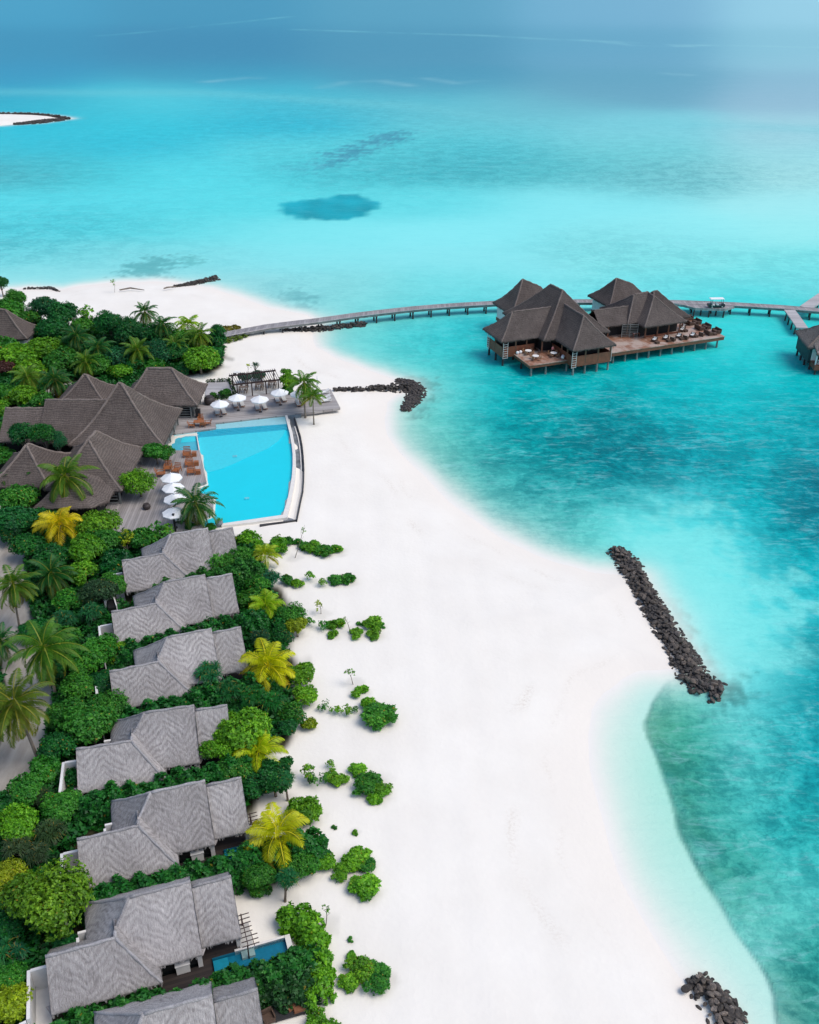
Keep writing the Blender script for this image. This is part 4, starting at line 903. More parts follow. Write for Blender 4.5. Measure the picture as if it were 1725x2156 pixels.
def make_chair(nm, lab):
    u = thing(nm, lab, 'lounge chair', group='teak lounge chairs by the pool')
    m = MB()
    for k in range(6): m.box((0, -.42 + k * .15, .36 + .015 * (k % 2)), (.84, .12, .05))
    m.build('seat', M_TEAK, u)
    m = MB()
    for k in range(4): m.bar((-.4, .46 + k * .07, .46 + k * .16), (.4, .46 + k * .07, .46 + k * .16), .05, .10)
    m.build('backrest', M_TEAK, u)
    for x in (-.42, .42):
        b = MB(); b.bar((x, -.45, .62), (x, .5, .62), .08, .05); b.build('armrest', M_TEAK, u)
        for y in (-.42, .48): b = MB(); b.bar((x, y, 0), (x, y, .62), .07, .07); b.build('leg', M_TEAK, u)
    return u
def make_cube_table():
    u = thing('side_table', '', 'side table', group='teak cube side tables by the pool')
    m = MB()
    for k in range(4): m.box((-.21 + k * .14, 0, .45), (.12, .54, .05))
    m.build('top', M_TEAK, u)
    m = MB()
    for k in range(5):
        for a, b in (((-.25, -.25), (.25, -.25)), ((.25, -.25), (.25, .25)), ((.25, .25), (-.25, .25)), ((-.25, .25), (-.25, -.25))): m.bar((*a, .05 + k * .09), (*b, .05 + k * .09), .03, .07)
    m.build('slatted_side', M_TEAK, u); return u
ch0 = make_chair('teak_lounge_chair', ''); tb0 = make_cube_table()
for i, ((a, b), (c, d)) in enumerate(zip([(303, 884), (322, 966), (340, 1034)], [(365, 880), (384, 958), (400, 1033)])):
    wd = ['topmost', 'middle', 'lowest'][i]
    p = V(*Z3(a, b), DZ + .3); put('c', ch0, (p.x, p.y, DZ), R(8), wd + ' orange teak lounge chair in the column at the left pool edge', 1.3)
    p = V(*Z3(c, d), DZ + .3); put('t', tb0, (p.x, p.y, DZ), R(8), wd + ' teak cube table beside the column of lounge chairs', 1.3)
for (a, b), rz, lab in [((80, 1052), 100, 'teak lounge chair farthest left behind the topmost left umbrella'), ((140, 1002), 5, 'teak lounge chair directly above the topmost left umbrella'), ((212, 1022), -10, 'teak lounge chair peeking out right of the topmost left umbrella')]:
    p = V(*Z3(a, b), DZ + .3); put('c', ch0, (p.x, p.y, DZ), R(rz), lab, 1.25)
# teak dining set by the pavilion
def make_table(nm, lab, m, top, w_, d_, h, cat='table', group=None):
    u = thing(nm, lab, cat, group=group); b = MB(); b.box((0, 0, h), (w_, d_, .07)); b.build('tabletop', top, u)
    for x in (-1, 1):
        for y in (-1, 1): b = MB(); b.bar((x * (w_ / 2 - .08), y * (d_ / 2 - .08), 0), (x * (w_ / 2 - .08), y * (d_ / 2 - .08), h - .03), .09, .09); b.build('leg', m, u)
    return u
p = V(*Z3(405, 600), DZ + .7); u = make_table('teak_dining_table', 'orange teak dining table on the deck beside the pavilion', M_TEAK, M_TEAK, 1.7, 1.1, .75); u.location = (p.x, p.y, DZ); u.rotation_euler = (0, 0, R(5))
for (a, b), rz, lab in [((345, 632), 95, 'teak chair left of the dining table by the pavilion'), ((482, 614), -80, 'teak chair right of the dining table by the pavilion'), ((440, 625), 185, 'teak chair in front of the dining table by the pavilion'), ((420, 580), 5, 'teak chair behind the dining table by the pavilion')]:
    p = V(*Z3(a, b), DZ + .3); put('c', ch0, (p.x, p.y, DZ), R(rz), lab, 1.0)
# daybed under the palm, pots, bin
db = thing('daybed', 'white daybed on black legs under the pool palm', 'daybed', (*V(*Z3(262, 1455), DZ)[:2], DZ), R(12))
b = MB(); b.box((0, 0, .42), (2.0, 1.2, .14)); b.build('mattress', M_CUSH, db); b = MB(); b.box((0, 0, .28), (2.1, 1.3, .12)); b.build('frame', M_BLACK, db)
for x in (-.9, .9):
    for y in (-.5, .5): b = MB(); b.bar((x, y, 0), (x, y, .24), .08, .08); b.build('leg', M_BLACK, db)
po = thing('deck_post', 'black post standing on the lower deck below the daybed', 'post', (*V(*Z3(205, 1545), DZ)[:2], DZ)); b = MB(); b.bar((0, 0, 0), (0, 0, 2.6), .22, .22); b.build('shaft', M_BLACK, po); b = MB(); b.box((0, 0, 2.63), (.3, .3, .06)); b.build('cap', M_BLACK, po)
def pot(nm, lab, loc, r, h, m, cat='pot'):
    u = thing(nm, lab, cat, loc); b = MB(); b.tube([(0, 0, 0), (0, 0, h * .35), (0, 0, h * .75), (0, 0, h)], [r * .7, r, r * .95, r * .62], 16); b.build('body', m, u, None, True); b = MB(); b.tube([(0, 0, h * .97), (0, 0, h * 1.05)], [r * .68, r * .66], 16); b.build('rim', m, u); return u
pot('clay_jar', 'round dark jar alone on the lower deck', (*V(309.6, 1071, DZ)[:2], DZ), .55, .75, M_POT, 'jar')
pot('garden_pot', 'big dark pot beside the leftmost upper umbrella', (*V(*Z3(500, 445), DZ)[:2], DZ), .95, 1.3, M_POT)
pot('stone_planter', 'grey round planter at the bottom left corner of the pool', (*V(*Z3(580, 1485), DZ)[:2], DZ), .55, .6, M_TILEG, 'planter')
bn = thing('speaker_cabinet', 'black cabinet standing by the pavilion screen at the deck', 'cabinet', (*V(*Z3(402, 560), DZ)[:2], DZ)); b = MB(); b.box((0, 0, .65), (.75, .7, 1.3)); b.build('body', M_BLACK, bn); b = MB(); b.box((0, 0, 1.33), (.82, .77, .06)); b.build('lid', M_BLACK, bn)
# pergola
PG = [(*W2([p], 4.0)[0], 4.0) for p in ((482, 791.5), (581, 780), (590.5, 799.4), (492, 810))]
pgl = thing('pergola', 'dark wooden pergola over the tables above the umbrella deck', 'pergola', (PG[3][0], PG[3][1], 1.45)); ob = pgl.location
BL_, BR_, FR_, FL_ = map(Vector, PG)
b = MB(); b.bar(BL_, BR_, .16, .26); b.bar(FL_, FR_, .16, .26); b.build('beam', M_PERG, pgl, ob)
b = MB()
for k in range(22):
    u_ = (k + .5) / 22; p, q_ = FL_.lerp(FR_, u_), BL_.lerp(BR_, u_); d_ = (q_ - p) * .08; b.bar(p - d_ + Vector((0, 0, .2)), q_ + d_ + Vector((0, 0, .2)), .07, .12)
b.build('rafters', M_PERG, pgl, ob)
for A_, B_ in ((FL_, FR_), (BL_, BR_)):
    for u_ in (.07, .38, .68, .95):
        p = A_.lerp(B_, u_); b = MB(); b.bar((p.x, p.y, 1.45), (p.x, p.y, 3.9), .18, .18); b.build('post', M_PERG, pgl, ob)
# pergola bar tables and stools
M_STOOL = plain('weathered_teak', (.22, .16, .12), .7, .3, 4)
def make_stool():
    u = thing('bar_stool', '', 'stool', group='bar stools under the pergola'); b = MB(); b.box((0, 0, .72), (.42, .42, .06)); b.build('seat', M_STOOL, u)
    b = MB(); b.bar((-.2, .2, .9), (.2, .2, .9), .05, .3); b.build('backrest', M_STOOL, u)
    for x in (-.17, .17):
        for y in (-.17, .17): b = MB(); b.bar((x, y, 0), (x, y, .7), .05, .05); b.build('leg', M_STOOL, u)
    return u
st0 = make_stool(); btab = make_table('bar_table', '', M_STOOL, M_STOOL, 1.5, .8, 1.0, 'bar table', 'bar tables under the pergola')
for i, (x, y) in enumerate([(790, 345), (930, 318), (1040, 300)]):
    nm = ['left', 'middle', 'right'][i]; p = V(*Z3(x, y), 1.45); put('bt', btab, (p.x, p.y, 1.45), R(8), nm + ' weathered bar table under the pergola')
    for j, (dx_, dy_) in enumerate(((-.45, -.7), (.45, -.7), (-.45, .75), (.45, .75))):
        put('st', st0, (p.x + dx_, p.y + dy_, 1.45), R(180 if dy_ < 0 else 0), ['front left', 'front right', 'back left', 'back right'][j] + ' stool at the %s bar table under the pergola' % nm)
bb = thing('beach_bench', 'small white bench alone on the sand above the pavilion', 'bench', (*V(560, 0)[:0], *V(499.8, 786.5, 1.4)[:2], 1.2)); b = MB(); b.box((0, 0, .45), (1.3, .6, .1)); b.build('seat', M_CUSH, bb)
for x in (-.5, .5): b = MB(); b.bar((x, 0, 0), (x, 0, .4), .08, .5); b.build('leg', M_BLACK, bb)
# double sun bed near the lowest villa
sb = thing('double_sun_bed', 'dark wicker double sun bed with brown cushions beside the lowest hedge', 'sun bed', (*V(609, 2128, 1.3)[:2], gz(*V(609, 2128, 1.3)[:2])), R(17))
b = MB(); b.box((0, 0, .26), (2.2, 1.15, .22)); b.build('frame', plain('black_wicker', (.02, .02, .021), .7, .3, 20), sb)
M_BCU = plain('brown_cushion', (.21, .085, .04), .85, .15, 6)
for x, y, rz, z in ((.75, -.2, .05, .46), (.25, .15, .5, .5)): b = MB(); b.box((x, y, z), (.95, .62, .16), rz, .9); b.build('cushion', M_BCU, sb)
for x in (-1, 1):
    for y in (-.5, .5): b = MB(); b.bar((x, y, 0), (x, y, .2), .08, .08); b.build('leg', M_BLACK, sb)
wc = thing('wicker_tub_chair', 'dark wicker tub chair beside the bottom edge villa', 'chair', (*V(566, 2148, 1.3)[:2], 1.2), R(30)); b = MB(); b.box((0, 0, .35), (.8, .8, .3)); b.build('seat', M_WICK, wc); b = MB(); b.bar((-.4, .35, .65), (.4, .35, .65), .12, .6); b.bar((-.4, -.3, .55), (-.4, .35, .55), .1, .4); b.bar((.4, -.3, .55), (.4, .35, .55), .1, .4); b.build('backrest', M_WICK, wc)

# ---------------------------------------------------------------- furniture on the restaurant decks
def make_wchair():
    u = thing('wicker_armchair', '', 'armchair', group='wicker armchairs on the restaurant deck'); b = MB(); b.box((0, 0, .22), (.95, .95, .4)); b.build('seat', M_WICK, u)
    b = MB(); b.box((0, .4, .55), (.95, .2, .6)); b.build('backrest', M_WICK, u)
    for x in (-.42, .42): b = MB(); b.box((x, 0, .48), (.14, .9, .2)); b.build('armrest', M_WICK, u)
    b = MB(); b.box((0, -.05, .47), (.66, .7, .12)); b.build('cushion', M_CUSH, u)
    b = MB(); b.box((0, .27, .66), (.6, .14, .36)); b.build('back_cushion', M_CUSH, u); return u
def make_wtable():
    u = thing('wicker_table', '', 'coffee table', group='wicker coffee tables on the restaurant deck'); b = MB(); b.box((0, 0, .2), (.75, .75, .38), 0, .95); b.build('base', M_WICK, u); b = MB(); b.box((0, 0, .41), (.78, .78, .04)); b.build('top', M_WICK, u); return u
def make_wsofa():
    u = thing('wicker_sofa', '', 'sofa', group='bare wicker sofas on the restaurant deck'); b = MB(); b.box((0, 0, .25), (1.9, 1.0, .46)); b.build('seat', M_WICK, u); b = MB(); b.box((0, .42, .6), (1.9, .2, .66)); b.build('backrest', M_WICK, u)
    for x in (-.88, .88): b = MB(); b.box((x, 0, .55), (.18, .98, .3)); b.build('armrest', M_WICK, u)
    return u
wa0, wt0, ws0 = make_wchair(), make_wtable(), make_wsofa()
def ZB(x, y): return (1263.7 + x * .166, 572.9 + y * .166)
def ow(key, proto, x, y, rz, label, sc=None): p = V(*ZB(x, y), dz + .35); return put(key, proto, (p.x, p.y, dz + .004), OA + R(rz), label, sc)
SETS = ['first wicker set from the left', 'second wicker set from the left', 'third wicker set from the left', 'fourth wicker set from the left']
for i, (c1, t1, c2) in enumerate([((690, 858), (726, 884), None), ((832, 835), (872, 862), (925, 850)), ((998, 812), (1038, 838), (1088, 828)), ((1172, 802), (1218, 805), (1290, 788))]):
    ow('wa', wa0, *c1, -60, 'left cushioned armchair of the ' + SETS[i]); ow('wt', wt0, *t1, 0, 'square wicker table of the ' + SETS[i])
    if c2: ow('wa', wa0, *c2, 120, 'right cushioned armchair of the ' + SETS[i])
for x, y, rz, lab in [(1375, 770, 90, 'left wicker sofa of the group by the deck corner'), (1478, 745, -90, 'right wicker sofa of the group by the deck corner'), (1258, 705, 90, 'left wicker sofa of the group behind the fourth set'), (1350, 688, -90, 'right wicker sofa of the group behind the fourth set'), (1128, 642, 90, 'left wicker sofa of the group beside the roof corner'), (1228, 628, -90, 'right wicker sofa of the group beside the roof corner'), (1122, 585, 0, 'wicker sofa farthest back behind the restaurant roof corner')]:
    ow('ws', ws0, x, y, rz, lab)
for x, y, lab in [(1456, 775, 'wicker table between the sofas at the deck corner'), (1305, 705, 'wicker table between the sofas behind the fourth set'), (1190, 645, 'wicker table between the sofas beside the roof corner')]: ow('wt', wt0, x, y, 0, lab)
for x, y, rz, lab in [(1040, 732, -60, 'wicker armchair against the restaurant wall, nearest the front'), (1052, 695, -60, 'wicker armchair against the restaurant wall, behind another')]: ow('wa', wa0, x, y, rz, lab)
ow('wt', wt0, 1086, 735, 0, 'wicker table beside the armchairs against the restaurant wall')
sideb = make_table('serving_table', 'brown serving table with white plates in front of the louvred screen', M_BROWN, M_BROWN, 1.5, .7, .8); p = V(*ZB(452, 800), dz + .4); sideb.location = (p.x, p.y, dz); sideb.rotation_euler = (0, 0, OA)
b = MB(); [b.disc((x, 0, .84), .13, .05, 10) for x in (-.4, -.05, .35)]; o = b.build('plates', M_CUSH, sideb)
M_DCH = plain('pale_dining_chair_wood', (.26, .15, .085), .6, .3, 6)
def make_dtable():
    u = thing('dining_table', '', 'dining table', group='dining tables on the left restaurant deck'); b = MB(); b.disc((0, 0, .72), .62, .05, 20); b.build('tabletop', M_CUSH, u); b = MB(); b.tube([(0, 0, 0), (0, 0, .08), (0, 0, .72)], [.3, .07, .07], 10); b.build('pedestal', M_BROWN, u); return u
def make_dchair():
    u = thing('dining_chair', '', 'dining chair', group='dining chairs on the left restaurant deck'); b = MB(); b.box((0, 0, .45), (.5, .5, .06)); b.build('seat', M_DCH, u); b = MB(); b.bar((-.24, .25, .72), (.24, .25, .72), .05, .44); b.build('backrest', M_DCH, u)
    for x in (-.22, .22):
        for y in (-.22, .22): b = MB(); b.bar((x, y, 0), (x, y, .43), .05, .05); b.build('leg', M_DCH, u)
    return u
dt0, dc0 = make_dtable(), make_dchair()
for (s, t), nm in [((-2.5, -.9), 'dining table nearest the left parapet'), ((-2.5, 2.1), 'dining table nearest the open deck corner'), ((1.4, 1.9), 'dining table nearest the front wing')]:
    put('dt', dt0, tuple(S(s, t, dz + .004)), OA, 'round white topped ' + nm)
    for k in range(4):
        a = OA + math.pi / 2 * k + .6; c = S(s, t, dz + .004); put('dc', dc0, (c.x + .85 * math.cos(a), c.y + .85 * math.sin(a), c.z), a - math.pi / 2, ['right hand', 'back', 'left hand', 'front'][k] + ' wooden chair at the ' + nm)
M_GLOBE = plain('white_globe', (.8, .8, .8), .4, .02, 3)
for i, (s, t, lab) in enumerate([(-4.4, -1.6, 'left white globe lamp in the pair by the left parapet'), (-3.7, -1.75, 'right white globe lamp in the pair by the left parapet'), (2.4, 3.6, 'left white globe lamp in the pair by the front wing'), (2.7, 3.2, 'right white globe lamp in the pair by the front wing')]):
    u = thing('globe_lamp', lab, 'lamp', tuple(S(s, t, dz + .004)), 0, 'white globe lamps on the left restaurant deck')
    b = MB(); nn_ = 10
    b.tube([(0, 0, .32 - .32 * math.cos(math.pi * k / nn_)) for k in range(nn_ + 1)], [max(.01, .32 * math.sin(math.pi * k / nn_)) for k in range(nn_ + 1)], 14); b.build('globe', M_GLOBE, u, None, True)
    b = MB(); b.disc((0, 0, 0), .16, .05, 12); b.build('base', M_CUSH, u)

# ---------------------------------------------------------------- people
def person(lab, loc, rz, J, E, rad, shirt, trousers, skin, hair, shirt_set, trouser_set):
    """one continuous body grown from a skeleton; clothing is coloured by bone groups on the same surface"""
    me = bpy.data.meshes.new('person'); me.from_pydata([Vector(j) for j in J], E, [])
    o = link('person', me, None, loc, (0, 0, rz)); tag(o, lab, 'person')
    sk = o.modifiers.new('s', 'SKIN'); me.skin_vertices if me.skin_vertices else None
    bm_ = me
    if not me.skin_vertices:
        import bmesh
        b = bmesh.new(); b.from_mesh(me); b.verts.layers.skin.verify(); b.to_mesh(me); b.free()
    for i, r in enumerate(rad): me.skin_vertices[0].data[i].radius = (r, r)
    me.skin_vertices[0].data[0].use_root = True
    su = o.modifiers.new('d', 'SUBSURF'); su.levels = 2; su.render_levels = 2
    dg = bpy.context.evaluated_depsgraph_get(); dg.update()
    nm = bpy.data.meshes.new_from_object(o.evaluated_get(dg)); o.modifiers.clear(); o.data = nm; nm.name = 'person'
    nm.materials.clear()
    for m in (skin, shirt, trousers, hair): nm.materials.append(m)
    for p in nm.polygons:
        c = p.center; k = min(range(len(J)), key=lambda i: (Vector(J[i]) - c).length); p.use_smooth = True
        p.material_index = 1 if k in shirt_set else (2 if k in trouser_set else 0)
    hd = Vector(J[3]); hm = MB()
    for a in range(1): hm.tube([hd + Vector((0, .02, .02)), hd + Vector((0, .025, .08)), hd + Vector((0, .02, .125)), hd + Vector((0, .02, .15))], [.112, .108, .07, .015], 10)
    hm.build('hair', hair, o, None, True)
    return o
M_SKIN = plain('skin', (.36, .20, .14), .6, .05, 5); M_HAIR = plain('dark_hair', (.02, .015, .012), .6, .2, 8); M_SHIRT = plain('pink_shirt', (.55, .20, .20), .8, .1, 6); M_TROU = plain('dark_trousers', (.03, .03, .045), .8, .1, 6)
JS = [(0, 0, .92), (0, .0, 1.2), (0, 0, 1.48), (0, -.01, 1.64), (.18, 0, 1.42), (-.18, 0, 1.42), (.24, -.02, 1.16), (-.24, -.02, 1.16), (.24, -.16, .98), (-.24, -.1, .93), (.1, 0, .88), (-.1, 0, .88), (.11, -.02, .48), (-.11, .02, .48), (.11, .01, .07), (-.11, .04, .07), (.11, -.12, .04), (-.11, -.1, .04), (.24, -.23, .95), (-.24, -.14, .85)]
ES = [(0, 1), (1, 2), (2, 3), (2, 4), (2, 5), (4, 6), (5, 7), (6, 8), (7, 9), (0, 10), (0, 11), (10, 12), (11, 13), (12, 14), (13, 15), (14, 16), (15, 17), (8, 18), (9, 19)]
RS = [.14, .14, .1, .105, .07, .07, .048, .048, .035, .035, .095, .095, .065, .065, .045, .045, .035, .035, .03, .03]
c = S(1.7, .9, dz + .004)
person('person in a pink top standing behind the dining table by the front wing', tuple(c), OA, JS, ES, RS, M_SHIRT, M_TROU, M_SKIN, M_HAIR, {1, 2, 4, 5, 6, 7}, {0, 10, 11, 12, 13, 14, 15})

# ---------------------------------------------------------------- golf buggy on the walkway
GC = V(1508, 643.5, WZ + .4)
cart = thing('golf_buggy', 'dark six seat golf buggy with a pale roof parked on the walkway bay', 'golf buggy', (GC.x, GC.y, WZ + .004), R(3))
M_CART = plain('dark_green_paint', (.012, .022, .024), .35, .1, 3)
b = MB(); b.box((0, 0, .42), (3.5, 1.15, .3)); b.box((1.55, 0, .68), (.6, 1.1, .34), 0, .8); b.box((-1.4, 0, .7), (1.0, 1.1, .36), 0, .9); b.build('body', M_CART, cart)
b = MB(); b.bar((-1.25, .58, .72), (-.5, .58, .66), .1, .08); b.bar((-1.25, -.58, .72), (-.5, -.58, .66), .1, .08); b.box((1.78, 0, .74), (.2, .9, .3), 0, .7); b.build('fender', M_CUSH, cart)
for x in (-.75, .15): b = MB(); b.box((x, 0, .72), (.5, 1.05, .16)); b.bar((x - .28, -.5, .98), (x - .28, .5, .98), .1, .44); b.build('seat', M_CUSH, cart)
b = MB(); b.box((-.05, 0, 2.0), (3.1, 1.25, .1), 0, .94); b.build('roof', M_UMB, cart)
for x in (1.2, -1.1):
    for y in (-.52, .52): b = MB(); b.bar((x + (.15 if x > 0 else 0), y, .7), (x, y, 1.97), .06, .06); b.build('roof_post', M_BLACK, cart)
b = MB(); b.tube([(1.0, .25, .8), (.8, .25, 1.1)], .03, 6); b.tube([(.8 + .17 * math.cos(a) * .5, .25 + .17 * math.sin(a), 1.1 + .17 * math.cos(a) * .8) for a in np.linspace(0, 6.28, 13)], .018, 5); b.build('steering_wheel', M_BLACK, cart)
for x in (-1.05, 1.15):
    for y in (-.52, .52):
        b = MB(); b.tube([(x, y - .1, .28), (x, y + .1, .28)], .28, 14); wo = b.build('wheel', M_BLACK, cart); b = MB(); b.tube([(x, y - .11, .28), (x, y + .11, .28)], .13, 10); b.build('hub', M_CUSH, wo)
# ---------------------------------------------------------------- leaves
def leaf_mat(name, trans=.25, rough=.5):
    m, t, p = mat(name); oi = N(t, 'ObjectInfo'); ti = attr(t, 'tint').outputs['Fac']; ag = attr(t, 'age').outputs['Fac']
    hs = N(t, 'HueSaturation'); L(t, oi.outputs['Color'], hs.inputs['Color'])
    L(t, ti, hs.inputs['Value']); hs.inputs['Saturation'].default_value = 1.0
    L(t, math_(t, 'ADD', math_(t, 'MULTIPLY', ti, -.03), .518), hs.inputs['Hue'])
    old = N(t, 'HueSaturation'); L(t, oi.outputs['Color'], old.inputs['Color'])
    c = mix(t, ag, hs.outputs[0], (.42, .25, .02))
    L(t, c, p.inputs['Base Color']); p.inputs['Roughness'].default_value = rough; p.inputs['Specular IOR Level'].default_value = .35
    tl = N(t, 'BsdfTranslucent'); L(t, mix(t, .5, c, mix(t, 1.0, c, (1.5, 1.4, .5), 'MULTIPLY')), tl.inputs[0]); mx = N(t, 'MixShader'); mx.inputs[0].default_value = trans
    L(t, p.outputs[0], mx.inputs[1]); L(t, tl.outputs[0], mx.inputs[2]); L(t, mx.outputs[0], t.nodes['Material Output'].inputs['Surface'])
    return m
M_LEAF = leaf_mat('leaf'); M_FROND = leaf_mat('palm_frond', .38, .5)
M_BARK = plain('pale_bark', (.19, .155, .12), .9, .3, 2.5, .3); M_TRUNK = plain('palm_trunk', (.21, .175, .14), .9, .35, 3.5, .4)
def mesh_from(name, V_, F_, material, tint, age=None, smooth=False):
    me = bpy.data.meshes.new(name); V_ = np.asarray(V_, np.float32); F_ = np.asarray(F_, np.int32)
    me.vertices.add(len(V_)); me.vertices.foreach_set('co', V_.ravel()); me.loops.add(F_.size); me.loops.foreach_set('vertex_index', F_.ravel())
    me.polygons.add(len(F_)); me.polygons.foreach_set('loop_start', np.arange(0, F_.size, 4, dtype=np.int32)); me.polygons.foreach_set('loop_total', np.full(len(F_), 4, np.int32))
    me.update(calc_edges=True)
    me.attributes.new('tint', 'FLOAT', 'POINT').data.foreach_set('value', np.asarray(tint, np.float32))
    me.attributes.new('age', 'FLOAT', 'POINT').data.foreach_set('value', np.asarray(age if age is not None else np.zeros(len(V_)), np.float32))
    me.materials.append(material); return me
def unit(a): return a / np.maximum(np.linalg.norm(a, axis=1, keepdims=True), 1e-9)
def leaves(c, n, size, rng, asp=.6, fold=.12, direction=None):
    """one folded four-cornered leaf at every centre c facing n"""
    n = unit(n); r = rng.normal(size=c.shape) if direction is None else direction
    t = unit(r - n * (r * n).sum(1, keepdims=True)); b = np.cross(n, t); s = size[:, None]
    v = np.stack([c - t * s * .5, c + b * s * asp * .5 + n * s * fold - t * s * .05, c + t * s * .5 - n * s * fold * .6, c - b * s * asp * .5 + n * s * fold - t * s * .05], 1).reshape(-1, 3)
    return v, np.arange(len(c) * 4).reshape(-1, 4)
def rosettes(cc, nn, k, size, rng, spread=.6):
    """k leaves spreading round each shoot tip"""
    m = len(cc); nn = unit(nn); a = rng.normal(size=(m, 3)); t = unit(a - nn * (a * nn).sum(1, keepdims=True)); b = np.cross(nn, t)
    ang = (np.arange(k)[None] * 2.4 + rng.uniform(0, 6.28, (m, 1))); rad = np.cos(ang)[..., None] * t[:, None] + np.sin(ang)[..., None] * b[:, None]
    tilt = rng.uniform(.25, 1.0, (m, k, 1)); out = rad * tilt + nn[:, None] * (1.15 - tilt)
    s = size * rng.uniform(.7, 1.25, (m, k)); cen = cc[:, None] + out * (s[..., None] * spread)
    norm = nn[:, None] * tilt - rad * (1.0 - tilt) * .6 + rng.normal(size=(m, k, 3)) * .22
    return cen.reshape(-1, 3), norm.reshape(-1, 3), s.ravel(), out.reshape(-1, 3)
def bush_mesh(seed, r, ls, nros, k=6, lumps=10, flat=.75, asp=.62, spiky=False, lo=-.55, inner=.3):
    rng = np.random.RandomState(seed)
    d = unit(rng.normal(size=(lumps, 3))); d[:, 2] = np.abs(d[:, 2]) * .9 - .12
    lc = d * r * rng.uniform(.34, .80, (lumps, 1)); lc[:, 2] *= flat; lr = r * rng.uniform(.20, .50, lumps)
    w = lr ** 2; idx = rng.choice(lumps, nros * 2, p=w / w.sum())
    q = unit(rng.normal(size=(nros * 2, 3)) + np.array([0, 0, .35])); sc = np.where(rng.rand(nros * 2) < inner, rng.uniform(.35, .85, nros * 2), rng.uniform(.82, 1.2, nros * 2))
    p = lc[idx] + q * (lr[idx] * sc)[:, None] * np.array([1, 1, flat + .1])
    # drop shoots buried deep inside another clump
    dd = np.linalg.norm((p[:, None] - lc[None]) / np.array([1, 1, flat + .1]), axis=2) / lr[None]
    keep = ((dd < .62).sum(1) < 2) & (p[:, 2] > lo * r); p, q = p[keep][:nros], q[keep][:nros]; idx = idx[keep][:nros]
    n = unit(q * .8 + unit(p + 1e-6) * .5 + np.array([0, 0, .75]) + rng.normal(size=q.shape) * .25)
    c, nn, s, out = rosettes(p, n, k, ls, rng)
    v, f = leaves(c, nn, s, rng, asp, .14, out)
    lt = rng.normal(1, .12, lumps)[idx] * rng.normal(1, .16, len(p)); tint = np.repeat(np.clip(np.repeat(lt, k) * rng.normal(1, .15, len(c)), .45, 1.7), 4)
    age = np.repeat((rng.rand(len(c)) < .012) * rng.uniform(.3, .9, len(c)), 4)
    return v, f, tint, age
def creeper_mesh(seed, r, ls, lumps, nros, tall=.5):
    """ragged low scrub: leafy mounds of many sizes strewn over an uneven patch"""
    rng = np.random.RandomState(seed); ang = rng.uniform(0, 6.28, lumps); rad = r * np.sqrt(rng.rand(lumps)) * rng.uniform(.5, .95, lumps); lr = r * rng.uniform(.16, .46, lumps) * (1.15 - .45 * rad / r)
    st = rng.uniform(.7, 1.25); lc = np.stack([np.cos(ang) * rad * st, np.sin(ang) * rad / st, r * tall * rng.uniform(-.55, .55, lumps) * (1.1 - .6 * rad / r)], 1)
    w = lr ** 2; idx = rng.choice(lumps, nros, p=w / w.sum()); q = unit(rng.normal(size=(nros, 3)) + np.array([0, 0, .45]))
    sc = np.where(rng.rand(nros) < .25, rng.uniform(.3, .8, nros), rng.uniform(.8, 1.25, nros)); p = lc[idx] + q * (lr[idx] * sc)[:, None] * np.array([1, 1, .85]); p[:, 2] = np.maximum(p[:, 2], -r * .52)
    n = unit(q * .7 + np.array([0, 0, .8]) + rng.normal(size=q.shape) * .3); c, nn, s, out = rosettes(p, n, 6, ls, rng); v, f = leaves(c, nn, s, rng, .64, .14, out)
    lt = rng.normal(1, .15, lumps)[idx] * rng.normal(1, .18, nros); tint = np.repeat(np.clip(np.repeat(lt, 6) * rng.normal(1, .15, nros * 6), .45, 1.8), 4); age = np.repeat((rng.rand(nros * 6) < .02) * rng.uniform(.3, .9, nros * 6), 4)
    return v, f, tint, age
BUSH = {}
def bush(kind, i):
    key = (kind, i)
    if key not in BUSH:
        sd = 100 + i * 17 + sum(map(ord, kind)); q = (.82, 1.0, 1.22, 1.08)[i]
        if kind == 'S': a = bush_mesh(sd, 1.0, .27 * q, 260, 6, 8, .6)
        elif kind == 'M': a = bush_mesh(sd, 2.0, .29 * q, 1000, 6, 14, .7)
        elif kind == 'L': a = bush_mesh(sd, 3.4, .33 * q, 2500, 6, 24, .72)
        elif kind == 'F': a = bush_mesh(sd, 2.4, .20 * q, 2500, 5, 18, .85, .5)          # small dark leaves
        elif kind == 'C': a = creeper_mesh(sd, 1.0, .27 * q, 7, 330)
        elif kind == 'D': a = creeper_mesh(sd, 2.0, .29 * q, 17, 1150)
        elif kind == 'W': a = creeper_mesh(sd, .7, .17, 6, 26, 1.3)
        elif kind == 'O': a = bush_mesh(sd, 1.2, .22, 90, 5, 5, .9)                   # thin, open
        BUSH[key] = mesh_from('crown', a[0], a[1], M_LEAF, a[2], a[3])
    return BUSH[key]
